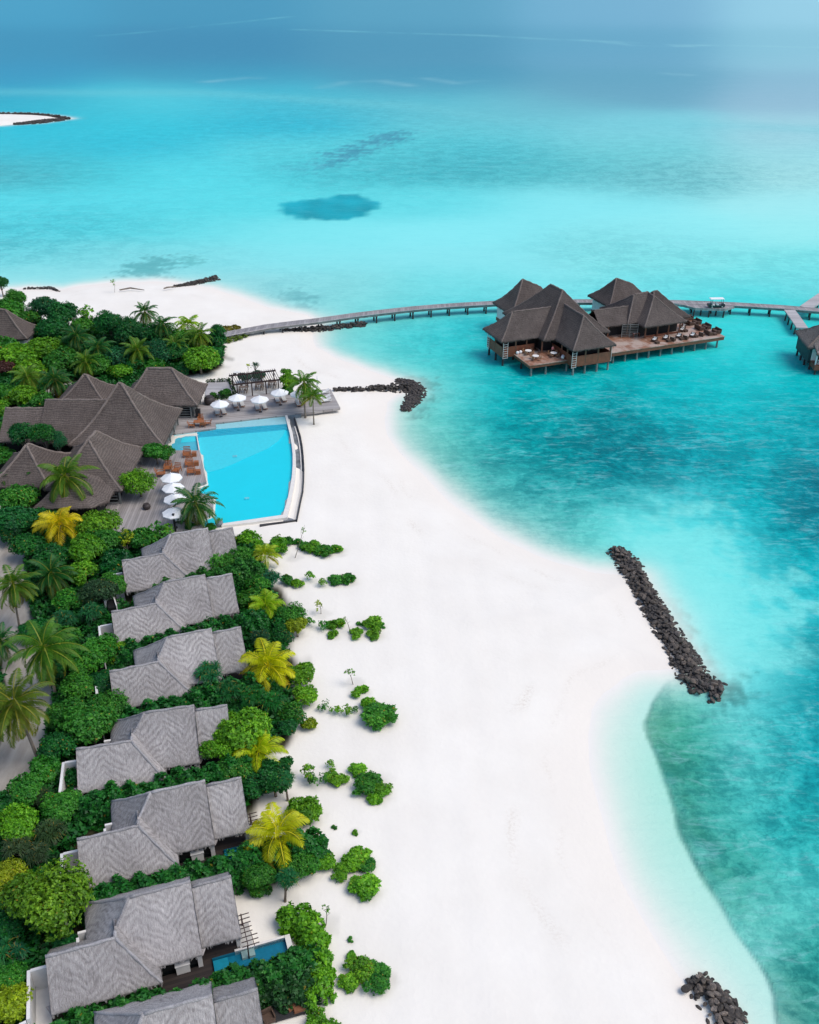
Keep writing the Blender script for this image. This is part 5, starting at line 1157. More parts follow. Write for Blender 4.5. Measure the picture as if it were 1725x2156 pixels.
def strap_mesh(seed, r, heads, k, ll, wd):
    """screw-pine crown: many heads of long drooping strap leaves"""
    rng = np.random.RandomState(seed); V_, F_, T_ = [], [], []
    d = unit(rng.normal(size=(heads, 3)) + np.array([0, 0, .4])); d[:, 2] = np.abs(d[:, 2]); hc = d * r * rng.uniform(.35, .75, (heads, 1)) * np.array([1, 1, .75])
    for h in range(heads):
        tb = rng.normal(1, .14)
        for j in range(k):
            el = rng.uniform(-.15, 1.45); az = rng.uniform(0, 6.28); l = ll * rng.uniform(.7, 1.15)
            dr = np.array([math.cos(az) * math.cos(el), math.sin(az) * math.cos(el), math.sin(el)]); sd = np.array([-math.sin(az), math.cos(az), 0]) * wd
            p0 = hc[h]; p1 = p0 + dr * l * .55; p2 = p1 + (dr * .45 + np.array([0, 0, -.42])) * l
            b = len(V_); V_ += [p0 - sd * .6, p0 + sd * .6, p1 + sd, p1 - sd, p2 + sd * .1, p2 - sd * .1]; F_ += [(b, b + 1, b + 2, b + 3), (b + 3, b + 2, b + 4, b + 5)]
            T_ += [tb * rng.normal(1, .12)] * 6
    return np.array(V_), np.array(F_), np.clip(T_, .5, 1.6), np.repeat((np.random.RandomState(seed + 1).rand(len(V_) // 6) < .05) * .6, 6)
def strap(i, big=True):
    key = ('P', i, big)
    if key not in BUSH:
        a = strap_mesh(300 + i, 1.7 if big else .8, 34 if big else 6, 34 if big else 30, .95, .035); BUSH[key] = mesh_from('crown', *a[:2], M_LEAF, *a[2:])
    return BUSH[key]
def palm_mesh(seed, n=24, ln=3.6, up=1.35, down=-.55, droop=1.0, wid=.75, pairs=42):
    rng = np.random.RandomState(seed); V_, F_, T_, A_ = [], [], [], []
    for k in range(n):
        u = k / (n - 1); el = up + (down - up) * u ** .8 + rng.normal(0, .08); az = k * 2.39996 + rng.normal(0, .12); l = ln * rng.uniform(.85, 1.08) * (.72 + .28 * min(1, u * 3 + .2))
        h = np.array([math.cos(az), math.sin(az), 0.0]); side = np.array([-math.sin(az), math.cos(az), 0.0]); pts = []; p = np.array([0, 0, .1]); m = 13; a = el; bend = droop * (.75 + .5 * (1 - abs(u - .4))) * rng.uniform(.8, 1.2); sw = rng.normal(0, .12)
        for j in range(m + 1):
            pts.append(p.copy()); d = h * math.cos(a) + np.array([0, 0, math.sin(a)]) + side * sw * j / m; p = p + d * l / m; a -= bend / m * (.35 + 1.5 * j / m)
        pts = np.array(pts); tb = rng.normal(1, .1); old = max(0, (u - .72) / .28) * rng.uniform(.2, 1.0)
        for j in range(m):                            # midrib
            w_ = .05 * (1 - j / m) + .012; b = len(V_); V_ += [pts[j] - side * w_, pts[j] + side * w_, pts[j + 1] + side * w_ * .9, pts[j + 1] - side * w_ * .9]; F_.append((b, b + 1, b + 2, b + 3)); T_ += [1.6] * 4; A_ += [.38 + .4 * old] * 4
        for q_ in range(pairs):
            s_ = .12 + .88 * (q_ + .5) / pairs; x = s_ * m; j = min(m - 1, int(x)); c = pts[j] + (pts[j + 1] - pts[j]) * (x - j); ax = pts[j + 1] - pts[j]; ax = ax / np.linalg.norm(ax); upv = np.cross(side, ax); upv = upv * np.sign(upv[2] + 1e-6)
            ll = wid * (math.sin(math.pi * min(1, .18 + .86 * s_)) ** .7) * rng.uniform(.85, 1.1)
            for sg in (-1, 1):
                dr = side * sg * .8 + ax * .55 - np.array([0, 0, .25 + .35 * rng.rand()]) + upv * .1; dr /= np.linalg.norm(dr); tip = c + dr * ll - np.array([0, 0, .12 * ll]); md = c + dr * ll * .5; wv = ax * .05 + upv * .012
                b = len(V_); V_ += [c, md + wv, tip, md - wv]; F_.append((b, b + 1, b + 2, b + 3)); t = tb * rng.normal(1, .1); T_ += [t] * 4; ag = old * rng.uniform(.5, 1.0) + (.35 * rng.rand() * s_ if u > .5 else 0) * .6; A_ += [ag * .7, ag, min(1, ag * 1.3), ag]
    return np.array(V_), np.array(F_), np.clip(T_, .5, 1.7), np.clip(A_, 0, 1)
PALM = {}
def palm_crown(kind, i):
    key = (kind, i)
    if key not in PALM:
        if kind == 'c': a = palm_mesh(500 + i, 30, 4.0, 1.35, -1.0, 1.6)            # coconut palm
        else: a = palm_mesh(600 + i, 17, 3.7, 1.45, -.1, 1.9, .95)                  # young dwarf palm, upright
        PALM[key] = mesh_from('crown', *a[:2], M_FROND, *a[2:])
    return PALM[key]
rv_ = random.Random(11)
G_DARK, G_MID, G_BRI, G_YEL, G_TEAL = (.013, .145, .034), (.030, .235, .020), (.095, .35, .012), (.22, .37, .010), (.016, .15, .058)
def shade(c, v=.14):
    k = rv_.uniform(1 - v, 1 + v); return (c[0] * k * rv_.uniform(.85, 1.2), c[1] * k, c[2] * k * rv_.uniform(.85, 1.2), 1)
SIZE = {'S': 1.0, 'M': 2.0, 'L': 3.4, 'F': 2.4, 'O': 1.2, 'C': 1.0, 'D': 2.0, 'W': .7, 'P': 2.2, 'p': 1.4}
_n = [0]
def plant(x, y, rpx, kind, col, label, hgt=None, nm=None, cat='shrub', group=None, stem=False):
    """a shrub or tree whose crown is centred on the map point (x, y), rpx map units in radius; hgt = height of the crown's centre above the ground"""
    _n[0] += 1; i = _n[0]
    r0 = rpx * mpp(y, 2.5)
    h = (.38 if kind in 'CD' else .55) * r0 if hgt is None else hgt
    p = V(x, y, 1.25 + h); r = rpx * mpp(y, 1.25 + h); z0 = gz(p.x, p.y); sc = r / (SIZE[kind] * (1.0 if kind in 'SMLFOCD' else 1.0))
    me = bush(kind, i % 4) if kind in 'SMLFOCD' else strap(i % 4, kind == 'P')
    if hgt is None and not stem:
        o = link(nm or 'beach_shrub', me, None, (p.x, p.y, z0 + h), (0, 0, rv_.uniform(0, 6.28)), (sc, sc, sc * rv_.uniform(.85, 1.05) * (.74 if kind in 'CD' else 1))); o.color = shade(col); return tag(o, label, cat, group)
    t = thing(nm or 'broadleaf_tree', label, cat, (p.x, p.y, z0), 0, group)
    c = link('crown', me, t, (0, 0, h), (0, 0, rv_.uniform(0, 6.28)), (sc, sc, sc * rv_.uniform(.88, 1.08))); c.color = shade(col)
    b = MB(); lx, ly = rv_.uniform(-.3, .3), rv_.uniform(-.3, .3); b.tube([(lx, ly, -.1), (lx * .5, ly * .5, h * .5), (0, 0, h * .95)], [.05 + .055 * r, .04 + .04 * r, .03 + .015 * r], 7)
    for k in range(4):
        a = k * 1.7 + rv_.random(); b.tube([(lx * .5, ly * .5, h * .45), (math.cos(a) * r * .3, math.sin(a) * r * .3, h * .85), (math.cos(a) * r * .6, math.sin(a) * r * .6, h + r * .1)], [.03 + .03 * r, .02 + .016 * r, .015], 5)
    b.build('trunk', M_BARK, t, None, True); return t
def palm(x, y, rpx, foot, kind, col, label, height=None, i=None):
    _n[0] += 1; i = _n[0] if i is None else i
    f = V(foot[0], foot[1], 1.25); zf = gz(f.x, f.y)
    # crown height: the point above the foot's surroundings that the photo shows at (x, y)
    if height is None:
        best = None
        for hh in np.arange(1.0, 14, .1):
            p = G(x, y, hh); dy = abs(p[1] - f.y)
            if best is None or dy < best[0]: best = (dy, hh)
        height = best[1]
    p = V(x, y, height); r = rpx * mpp(y, height) * (1.1 if kind == 'c' else 1.04)
    t = thing('coconut_palm', label, 'palm', (f.x, f.y, zf), 0, 'coconut palms')
    top = Vector((p.x - f.x, p.y - f.y, height - zf)); sc = r / 3.2
    b = MB(); pts = []; rad = []
    for k in range(9):
        u = k / 8; q_ = top * u; q_.x = top.x * u ** 1.4; q_.y = top.y * u ** 1.4; pts.append(q_); rad.append((.20 if k == 0 else .145 - .045 * u) * max(.8, min(1.2, sc)))
    b.tube([Vector((0, 0, -.15))] + pts[1:], rad, 8); b.build('trunk', M_TRUNK, t, None, True)
    c = link('crown', palm_crown(kind, i % 4), t, top, (0, 0, rv_.uniform(0, 6.28)), sc); c.color = shade(col, .1)
    if kind == 'c':
        b = MB()
        for k in range(7):
            a = k * .9; q_ = top + Vector((math.cos(a) * .2, math.sin(a) * .2, -.12 - .08 * (k % 2))) * sc; b.tube([q_ + Vector((0, 0, z * .14 * sc)) for z in (-1, -.7, 0, .7, 1)], [.01, .09 * sc, .13 * sc, .09 * sc, .01], 7)
        o = b.build('coconut_cluster', plain_coco, t, None, True)
    return t
plain_coco = plain('green_coconut', (.16, .12, .03), .5, .3, 4)
C_PALM, C_PALD, C_PALY, C_GOLD = (.07, .22, .016), (.024, .15, .036), (.25, .45, .012), (.56, .62, .008)
# -- palms: crown x, y, radius, foot, kind, colour, label
for a in [
 (305, 657, 30, (312, 690), 'c', C_PALD, 'tall dark palm against the far sand spit, topmost of the grove'),
 (343, 683, 30, (345, 738), 'c', C_PALD, 'dark palm just below the topmost palm of the far grove'),
 (396, 684, 34, (398, 722), 'd', C_PALY, 'bright yellow green palm at the head of the walkway'),
 (420, 704, 32, (421, 748), 'c', C_PALM, 'palm with browning fronds beside the head of the walkway'),
 (290, 737, 35, (304, 780), 'c', C_PALM, 'palm with spreading yellow fronds behind the far pavilion roof, leaning trunk'),
 (368, 727, 30, (369, 766), 'c', C_PALM, 'palm with a straight pale trunk behind the round bright tree'),
 (160, 708, 32, (163, 760), 'c', C_PALD, 'left of two dim palms in the middle of the far grove'),
 (206, 732, 33, (208, 782), 'c', C_PALD, 'right of two dim palms in the middle of the far grove'),
 (180, 762, 32, (178, 800), 'c', C_PALM, 'palm just above the small back pavilion roof'),
 (58, 793, 36, (64, 838), 'c', C_PALM, 'palm with yellow lower fronds near the left edge, above the pavilion'),
 (116, 800, 36, (122, 840), 'c', C_PALD, 'dark palm beside the small sandy path above the pavilion'),
 (137, 1005, 62, (140, 1082), 'c', C_PALM, 'big palm spreading over the lower pavilion roofs'),
 (74, 1000, 30, (76, 1040), 'c', C_PALD, 'small dark palm tucked behind the big pavilion palm'),
 (8, 1015, 28, (2, 1050), 'c', C_PALD, 'dark palm cut by the left edge below the pavilion'),
 (411, 1060, 52, (427, 1108), 'c', C_PALD, 'dark palm leaning over the lower left corner of the pool'),
 (126, 1106, 58, (138, 1150), 'd', C_GOLD, 'golden yellow palm below the pavilion roofs'),
 (108, 1208, 50, (112, 1262), 'c', C_PALD, 'dark palm with one orange hanging frond, above the sandy track'),
 (28, 1230, 52, (42, 1322), 'c', C_PALM, 'tall palm beside the sandy track, upper one at the left edge'),
 (92, 1365, 74, (120, 1472), 'c', C_PALM, 'largest palm beside the sandy track, arching yellow fronds'),
 (30, 1482, 78, (82, 1606), 'c', (.11, .19, .016), 'big palm over the sandy track with yellow ribs, lowest on the left'),
 (2, 1350, 42, (0, 1400), 'c', C_PALD, 'palm half cut by the left edge beside the track'),
 (558, 1168, 36, (560, 1192), 'd', C_PALY, 'small palm with yellow fronds on the beach side of the first villa'),
 (560, 1276, 48, (562, 1306), 'd', C_PALY, 'yellow green palm on the beach side of the second villa'),
 (565, 1404, 70, (572, 1445), 'd', C_GOLD, 'vivid yellow palm on the beach side of the third villa'),
 (545, 1584, 64, (552, 1620), 'd', (.44, .58, .010), 'yellow palm in front of the bright round tree'),
 (585, 1758, 82, (598, 1800), 'd', (.42, .58, .010), 'large yellow palm hanging over a villa plunge pool'),
 (640, 806, 36, (643, 876), 'c', C_PALM, 'left palm growing up beside the umbrella deck'),
 (659, 836, 31, (661, 889), 'd', C_PALM, 'right shorter palm beside the umbrella deck')]: palm(*a)
# -- trees and shrubs: x, y, radius, kind, colour, label, height of the crown's centre (None = grows from the ground)
TREES = [
 # far grove
 (0, 592, 20, 'F', G_DARK, 'dark tree cut by the left edge above the sand spit', 3), (34, 628, 22, 'F', G_MID, 'narrow tree standing up against the far sand spit near the left edge', 4.5), (24, 655, 36, 'L', G_MID, 'wide green tree above the bungalow roof at the left edge', 3.5), (66, 672, 26, 'M', G_MID, 'green tree right of the bungalow roof', 2.5),
 (98, 650, 34, 'F', G_TEAL, 'smooth dark tree leaning over the far sand, left of a pair', 4), (130, 668, 34, 'F', G_DARK, 'smooth dark tree leaning over the far sand, right of a pair', 3.5), (108, 694, 34, 'L', G_DARK, 'dark tree under the leaning pair', 2.5),
 (188, 664, 22, 'O', G_BRI, 'pale open crowned tree at the edge of the far sand', 4), (174, 686, 28, 'M', G_MID, 'mid green tree below the pale open crown', 2.5), (232, 684, 32, 'F', G_DARK, 'dark rounded tree facing the far sand, left one', 3.5), (272, 700, 36, 'F', G_DARK, 'dark rounded tree facing the far sand, right one', 3), (322, 706, 34, 'L', G_DARK, 'dark spreading tree under the topmost palm', 3),
 (40, 752, 44, 'L', G_BRI, 'bright tree in front of the bungalow', 2.2), (96, 738, 40, 'L', G_BRI, 'bright wide tree right of the bungalow front', 2.2), (138, 762, 40, 'L', G_MID, 'mid green tree in the middle of the grove', 2), (60, 782, 34, 'M', G_BRI, 'bright low tree behind the left palm', 1.6), (14, 774, 22, 'M', (.07, .035, .02), 'red brown shrub at the left edge of the grove', 1.8), (10, 735, 30, 'M', G_MID, 'green tree at the left edge below the bungalow', 2),
 (150, 728, 34, 'L', G_DARK, 'dark tree among the dim palms', 2.5), (246, 752, 34, 'L', G_TEAL, 'deep shaded tree left of the leaning palm', 2.5), (330, 742, 36, 'F', G_TEAL, 'deep shaded tree between the two pavilion palms', 2.8), (372, 742, 26, 'F', G_DARK, 'shaded tree behind the straight palm', 2.5), (204, 770, 34, 'L', G_MID, 'mid green tree above the back pavilion roof', 2), (250, 786, 26, 'M', G_BRI, 'bright shrub behind the large pavilion roof', 1.6), (284, 768, 24, 'M', G_DARK, 'dark shrub behind the far pavilion ridge', 1.6), (330, 772, 22, 'M', G_MID, 'shrub peeking over the far pavilion ridge', 1.4),
 (420, 760, 40, 'L', G_BRI, 'bright round tree on the sand beside the far pavilion', 2.6), (388, 778, 18, 'M', G_DARK, 'low dark shrub under the bright round tree, left side', 1.0), (446, 742, 22, 'M', G_DARK, 'dark shrub behind the bright round tree', 1.2), (458, 698, 18, 'F', G_DARK, 'narrow dark tree beside the walkway head', 3.2), (450, 716, 24, 'M', G_DARK, 'dark leafy clump where the walkway meets the grove', 1.6), (388, 712, 30, 'L', G_MID, 'green tree between the walkway palms', 2.5),
 # left of the pavilion
 (8, 828, 30, 'M', G_MID, 'green shrub at the left edge above the pavilion', 1.8), (44, 838, 30, 'M', G_BRI, 'bright shrub above the lowest pavilion ridge', 1.6), (90, 846, 24, 'M', G_MID, 'leafy shrub at the end of the small path', 1.4), (2, 862, 26, 'M', G_BRI, 'bright shrub at the left edge beside the low pavilion wing', 1.6), (6, 906, 26, 'M', G_MID, 'shrub at the left edge below the low pavilion wing', 1.8),
 (48, 918, 30, 'F', G_DARK, 'feathery dark tree in front of the low pavilion wing', 4.8), (92, 916, 30, 'F', G_DARK, 'dark tree in front of the pavilion side wing', 4.8), (122, 930, 22, 'F', G_TEAL, 'small dark tree between two pavilion roofs', 4.0), (10, 962, 30, 'M', G_MID, 'shrub left of the lower pavilion roof', 1.8),
 (326, 951, 24, 'M', G_MID, 'left of two small round trees at the paddling pool', 2.4), (352, 955, 19, 'M', G_MID, 'right of two small round trees at the paddling pool', 2.2), (291, 1016, 38, 'L', G_BRI, 'bright round tree standing on the lower deck', 2.6),
 (40, 1052, 42, 'L', G_MID, 'big dark green tree below the pavilion at the left', 2.8), (30, 1098, 42, 'L', G_DARK, 'dark tree below the pavilion beside the sandy track', 2.4), (84, 1092, 34, 'M', G_DARK, 'dark shrub left of the golden palm', 1.8), (208, 1106, 44, 'L', G_BRI, 'bright rounded tree against the lower pavilion eave', 2.6), (216, 1146, 38, 'L', G_MID, 'green tree below the bright rounded one', 2),
 # beside the first villas
 (326, 1126, 32, 'O', G_MID, 'loose leafy shrub growing against the lower deck, right one', 1.8), (296, 1140, 34, 'M', G_MID, 'leafy shrub against the lower deck above the first villa', 1.8), (268, 1146, 26, 'O', G_YEL, 'yellowish open shrub against the lower deck', 1.8), (354, 1118, 20, 'O', G_BRI, 'small open shrub beside the black deck post', 1.4), (250, 1190, 34, 'M', G_DARK, 'dark shrub left of the first villa', 1.6),
 (188, 1158, 40, 'L', G_BRI, 'bright cushion shaped tree below the golden palm', 2.4), (178, 1206, 34, 'M', G_BRI, 'small bright tree below the cushion shaped one', 2), (214, 1248, 42, 'F', (.03, .085, .03), 'olive green tree left of the second villa', 2.6), (240, 1232, 30, 'F', G_MID, 'feathery green tree between the first two villas', 2.4), (194, 1292, 38, 'P', G_TEAL, 'spiky blue green screw pine above the second villa wall', 2), (146, 1262, 32, 'M', G_MID, 'glossy dark tree beside the palms, above the spiky one', 2), (134, 1308, 38, 'P', G_TEAL, 'spiky screw pine left of the second villa wall', 1.8),
 (206, 1376, 42, 'L', G_MID, 'leafy tree left of the third villa', 2), (172, 1402, 38, 'L', G_MID, 'leafy tree under the largest track palm', 1.8), (254, 1374, 32, 'M', G_BRI, 'bright shrub against the third villa', 1.5), (60, 1150, 36, 'L', G_DARK, 'dark tree beside the top of the sandy track', 2), (24, 1120, 28, 'M', G_DARK, 'dark shrub above the sandy track', 1.6), (104, 1176, 38, 'L', G_DARK, 'dark tree behind the orange fronded palm', 2), (72, 1236, 30, 'M', G_DARK, 'dark shrub between the two upper track palms', 1.5), (66, 1330, 32, 'M', G_DARK, 'dark shrub behind the largest track palm', 1.5), (140, 1352, 34, 'M', G_MID, 'shrub right of the largest track palm', 1.6), (160, 1450, 40, 'L', G_MID, 'green tree at the foot of the largest track palm', 1.8), (120, 1420, 30, 'M', G_DARK, 'dark shrub beside the trunk of the largest track palm', 1.4), (214, 1440, 34, 'L', G_DARK, 'dark tree left of the third villa wall', 1.8),
 # fourth and fifth villas
 (186, 1528, 56, 'L', G_MID, 'wide dark green tree above the fourth villa', 2.6), (142, 1512, 44, 'L', G_MID, 'green tree between the track and the fourth villa', 2.4), (228, 1486, 40, 'L', G_MID, 'leafy tree between the third and fourth villas', 2.2), (124, 1570, 40, 'L', G_DARK, 'dark tree left of the fourth villa', 2), (100, 1620, 34, 'M', G_MID, 'shrub beside the curved wall of the fourth villa', 1.5), (52, 1664, 42, 'L', G_MID, 'green tree beside the lower end of the sandy track', 2), (86, 1676, 34, 'P', (.03, .085, .03), 'grey green screw pine near the lower end of the track', 1.6), (132, 1700, 42, 'L', G_MID, 'leafy tree above the fifth villa wall', 1.8), (40, 1736, 46, 'L', G_BRI, 'bright green tree at the left, level with the fifth villa', 2), (36, 1786, 44, 'P', (.035, .085, .025), 'olive screw pine at the left edge', 2), (110, 1752, 46, 'P', (.04, .09, .022), 'tawny screw pine left of the fifth villa', 2), (80, 1800, 38, 'P', (.03, .08, .028), 'screw pine above the flowering tree', 1.8), (8, 1700, 34, 'M', G_DARK, 'dark shrub where the sandy track leaves the photo', 1.6), (166, 1640, 32, 'M', G_DARK, 'dark shrub right of the fourth villa curved wall', 1.2),
 (98, 1896, 86, 'L', (.075, .24, .010), 'huge round tree dotted with yellow flower tips', 3.6), (14, 1846, 42, 'L', G_YEL, 'yellow green tree left of the huge flowering one', 2.4), (12, 1996, 36, 'p', G_TEAL, 'small spiky fan plant at the left edge', 1.4), (44, 2006, 34, 'p', G_TEAL, 'small spiky fan plant below the flowering tree', 1.2), (18, 1950, 36, 'M', G_DARK, 'dark shrub at the left edge below the flowering tree', 1.4), (18, 2060, 40, 'L', G_MID, 'green tree left of the sixth villa wall', 1.8), (22, 2116, 46, 'L', G_YEL, 'yellow green tree in the bottom left corner', 2.0), (140, 1990, 26, 'M', G_DARK, 'dark shrub between the flowering tree and the sixth villa', 1.2),
 # beach side, first to third villas
 (519, 1137, 28, 'M', G_BRI, 'bright round shrub at the beach end of the first villa', None), (545, 1152, 20, 'M', G_BRI, 'bright shrub behind the first small yellow palm', None), (587, 1149, 21, 'M', G_BRI, 'green dome shrub right of the first small yellow palm', None), (607, 1138, 12, 'S', G_MID, 'small dome shrub beside the thin sapling', None), (460, 1178, 34, 'L', G_MID, 'leafy tree between the first two villas', 2.2), (496, 1176, 36, 'L', G_MID, 'leafy tree on the beach side between the first two villas', 2), (520, 1200, 26, 'M', G_DARK, 'dark shrub at the beach corner of the second villa', 1.4),
 (570, 1222, 34, 'P', G_TEAL, 'spiky screw pine on the beach side of the second villa', 1.6), (545, 1236, 30, 'M', G_MID, 'leafy shrub above the second yellow palm', 1.6), (604, 1222, 15, 'S', G_MID, 'small round shrub at the edge of the spiky screw pine', None), (626, 1229, 12, 'S', G_BRI, 'lone small shrub right of the spiky screw pine', None), (528, 1262, 26, 'M', G_MID, 'leafy shrub left of the second yellow palm', 1.4),
 (610, 1296, 32, 'L', G_MID, 'big leafy shrub right of the second yellow palm', 1.6), (592, 1312, 28, 'M', G_DARK, 'dark shrub under the second yellow palm', 1.2), (622, 1316, 22, 'M', G_YEL, 'yellow leaved shrub at the sand edge', 1.4), (548, 1344, 30, 'P', (.018, .08, .03), 'round screw pine above the vivid yellow palm', 1.8), (594, 1338, 26, 'M', G_DARK, 'dark shrub between the round screw pine and the sand', 1.2),
 (440, 1420, 46, 'P', G_TEAL, 'big screw pine hiding the beach end of the third villa', 2.4), (480, 1456, 44, 'P', G_DARK, 'screw pine below the third villa, middle one', 2), (530, 1468, 42, 'P', G_DARK, 'screw pine under the vivid yellow palm', 1.8), (576, 1478, 40, 'P', G_DARK, 'screw pine near the sand below the vivid yellow palm', 1.8), (420, 1462, 32, 'P', G_DARK, 'screw pine left of the others below the third villa', 1.6), (632, 1420, 30, 'M', G_BRI, 'bright shrub right of the vivid yellow palm', 1.2), (640, 1462, 26, 'M', G_BRI, 'bright shrub at the sand edge below the vivid palm', 1.0), (620, 1500, 30, 'M', G_MID, 'leafy shrub at the sand edge, lowest of three', 1.2), (650, 1524, 18, 'S', G_YEL, 'yellowish small shrub on the sand edge', None), (604, 1530, 22, 'M', G_DARK, 'dark shrub under the last screw pine', 1.0),
 # fourth and fifth villas, beach side
 (512, 1546, 60, 'L', G_BRI, 'large bright round tree at the beach end of the fourth villa', 3), (462, 1576, 40, 'L', G_BRI, 'bright tree left of the large round one', 2.4), (498, 1622, 42, 'L', G_MID, 'green tree under the large round one', 1.8), (575, 1640, 40, 'L', G_DARK, 'dark tree right of the yellow palm by the round tree', 2), (538, 1652, 34, 'L', G_DARK, 'dark shrub below the yellow palm by the round tree', 1.5), (600, 1640, 28, 'P', G_TEAL, 'screw pine with a bare trunk on the sand', 2.6), (600, 1612, 22, 'M', G_DARK, 'dark shrub at the sand edge above the bare trunk', 1.2),
 (640, 1712, 36, 'M', G_BRI, 'bright shrub on the sand behind the large yellow palm', None), (650, 1625, 24, 'O', G_BRI, 'open leafy shrub on the sand right of the bare trunk', 1.2),
 (612, 1824, 36, 'L', G_MID, 'leafy shrub right under the large yellow palm', 1.4), (648, 1818, 32, 'M', G_MID, 'leafy shrub at the sand edge right of the large yellow palm', 1.2), (684, 1812, 22, 'M', G_BRI, 'small bright shrub at the end of the hedge', None), (545, 1842, 36, 'L', G_MID, 'leafy shrub left of the dark screw pine', 1.4), (603, 1850, 34, 'P', G_TEAL, 'dark screw pine on a leaning pale trunk', 2.4), (560, 1800, 28, 'M', G_DARK, 'dark shrub beneath the large yellow palm', 1.2), (548, 1866, 24, 'M', G_MID, 'low shrub at the sand below the hedge', None)]
for x, y, r, k, c, lab, h in TREES:
    big = h is not None
    plant(x, y, r, k, c, lab, h, ('screw_pine' if k in 'Pp' else 'broadleaf_tree') if big else 'beach_shrub', 'tree' if big else 'shrub', 'trees and shrubs among the villas')
# -- low shrubs out on the sand
ROW = {1: 'of the top row', 2: 'level with the second villa', 3: 'level with the third villa', 4: 'level with the fourth villa', 5: 'level with the fifth villa', 6: 'level with the sixth villa', 7: 'at the bottom edge'}
for x, y, r, k, c, lab in [
 (629, 1140, 9, 'S', G_MID, 'tiny round shrub beside the sapling'), (640, 1149, 11, 'S', G_MID, 'small shrub at the left end'), (657, 1150, 17, 'M', G_BRI, 'rounded shrub second from the left'), (685, 1156, 18, 'M', G_MID, 'rounded shrub second from the right'), (710, 1154, 12, 'S', G_BRI, 'pointed shrub at the right end'),
 (656, 1216, 14, 'O', G_BRI, 'loose shrub at the left end'), (680, 1227, 13, 'O', G_BRI, 'ragged shrub in the middle'), (706, 1220, 15, 'M', G_MID, 'dense shrub second from the right'), (730, 1218, 14, 'S', G_MID, 'dense shrub at the right end'),
 (656, 1312, 14, 'O', G_MID, 'loose shrub next to the hedge'), (680, 1318, 15, 'O', G_MID, 'ragged shrub second from the hedge'), (709, 1312, 15, 'S', G_BRI, 'bright round shrub in the middle'), (704, 1334, 10, 'S', G_BRI, 'low shrub below the bright round one'), (748, 1331, 14, 'S', G_BRI, 'shrub with a bare twig'), (758, 1312, 6, 'S', G_MID, 'tiny shrub left of the largest'), (786, 1312, 18, 'M', G_BRI, 'largest shrub at the right end'), (791, 1330, 14, 'S', G_BRI, 'shrub tucked under the largest'), (806, 1316, 7, 'S', G_MID, 'tiny shrub at the far right'),
 (759, 1453, 14, 'S', G_BRI, 'round shrub at the foot of the leaning sapling'),
 (683, 1488, 13, 'O', G_MID, 'loose shrub next to the trees'), (705, 1494, 15, 'O', G_BRI, 'ragged shrub second from the trees'), (727, 1498, 15, 'O', G_BRI, 'ragged shrub third from the trees'), (748, 1494, 10, 'O', G_MID, 'thin shrub left of the dense one'), (798, 1500, 32, 'L', G_MID, 'large dense shrub at the right end'), (782, 1486, 18, 'M', G_BRI, 'shrub on the upper left of the large dense one'),
 (698, 1612, 13, 'O', G_BRI, 'thin upper shrub'), (704, 1636, 20, 'M', G_BRI, 'bushy shrub in the middle'), (752, 1620, 17, 'M', G_BRI, 'left end shrub of the curved clump'), (778, 1642, 26, 'M', G_MID, 'large shrub in the curved clump'), (800, 1654, 21, 'M', G_BRI, 'right end shrub of the curved clump'), (795, 1672, 17, 'S', G_BRI, 'lowest shrub of the curved clump'), (664, 1642, 20, 'O', G_MID, 'loose shrub by the open leafy one'),
 (745, 1812, 26, 'M', G_BRI, 'broad shrub, upper one of three'), (772, 1818, 20, 'M', G_MID, 'shrub joined to the broad upper one'), (718, 1837, 18, 'M', G_BRI, 'small left shrub of three'), (767, 1866, 28, 'M', G_BRI, 'lower right shrub of three'), (749, 1862, 16, 'S', G_BRI, 'small shrub beside the lower right one'),
 (760, 2040, 30, 'L', G_BRI, 'wide shrub of the right hand clump'), (796, 2058, 30, 'L', G_MID, 'right end shrub of the right hand clump'), (734, 2068, 20, 'M', G_BRI, 'lower left shrub of the right hand clump'), (737, 2011, 9, 'S', G_BRI, 'tiny shrub above the right hand clump'), (739, 1976, 6, 'S', G_MID, 'tiny sprout far above the right hand clump'), (676, 2158, 30, 'L', G_BRI, 'bright shrub cut'), (704, 1740, 5, 'S', G_MID, 'tiny left sprout'), (748, 1749, 6, 'S', G_BRI, 'tiny right sprout')]:
    rw = 1 if y < 1180 else 2 if y < 1260 else 3 if y < 1400 else 4 if y < 1560 else 5 if y < 1900 else 6 if y < 2120 else 7
    if 1560 < y < 1700: wh = 'in the row between the fourth and fifth villas'
    elif rw == 1: wh = 'of the top row on the sand'
    else: wh = ROW[rw]
    k = {'S': 'C', 'M': 'D', 'L': 'D'}.get(k, k)
    plant(x, y, r * (1.25 if k in 'CD' else 1.1), k, c, lab + ' ' + wh, None, 'beach_shrub', 'shrub', 'low shrubs on the sand')
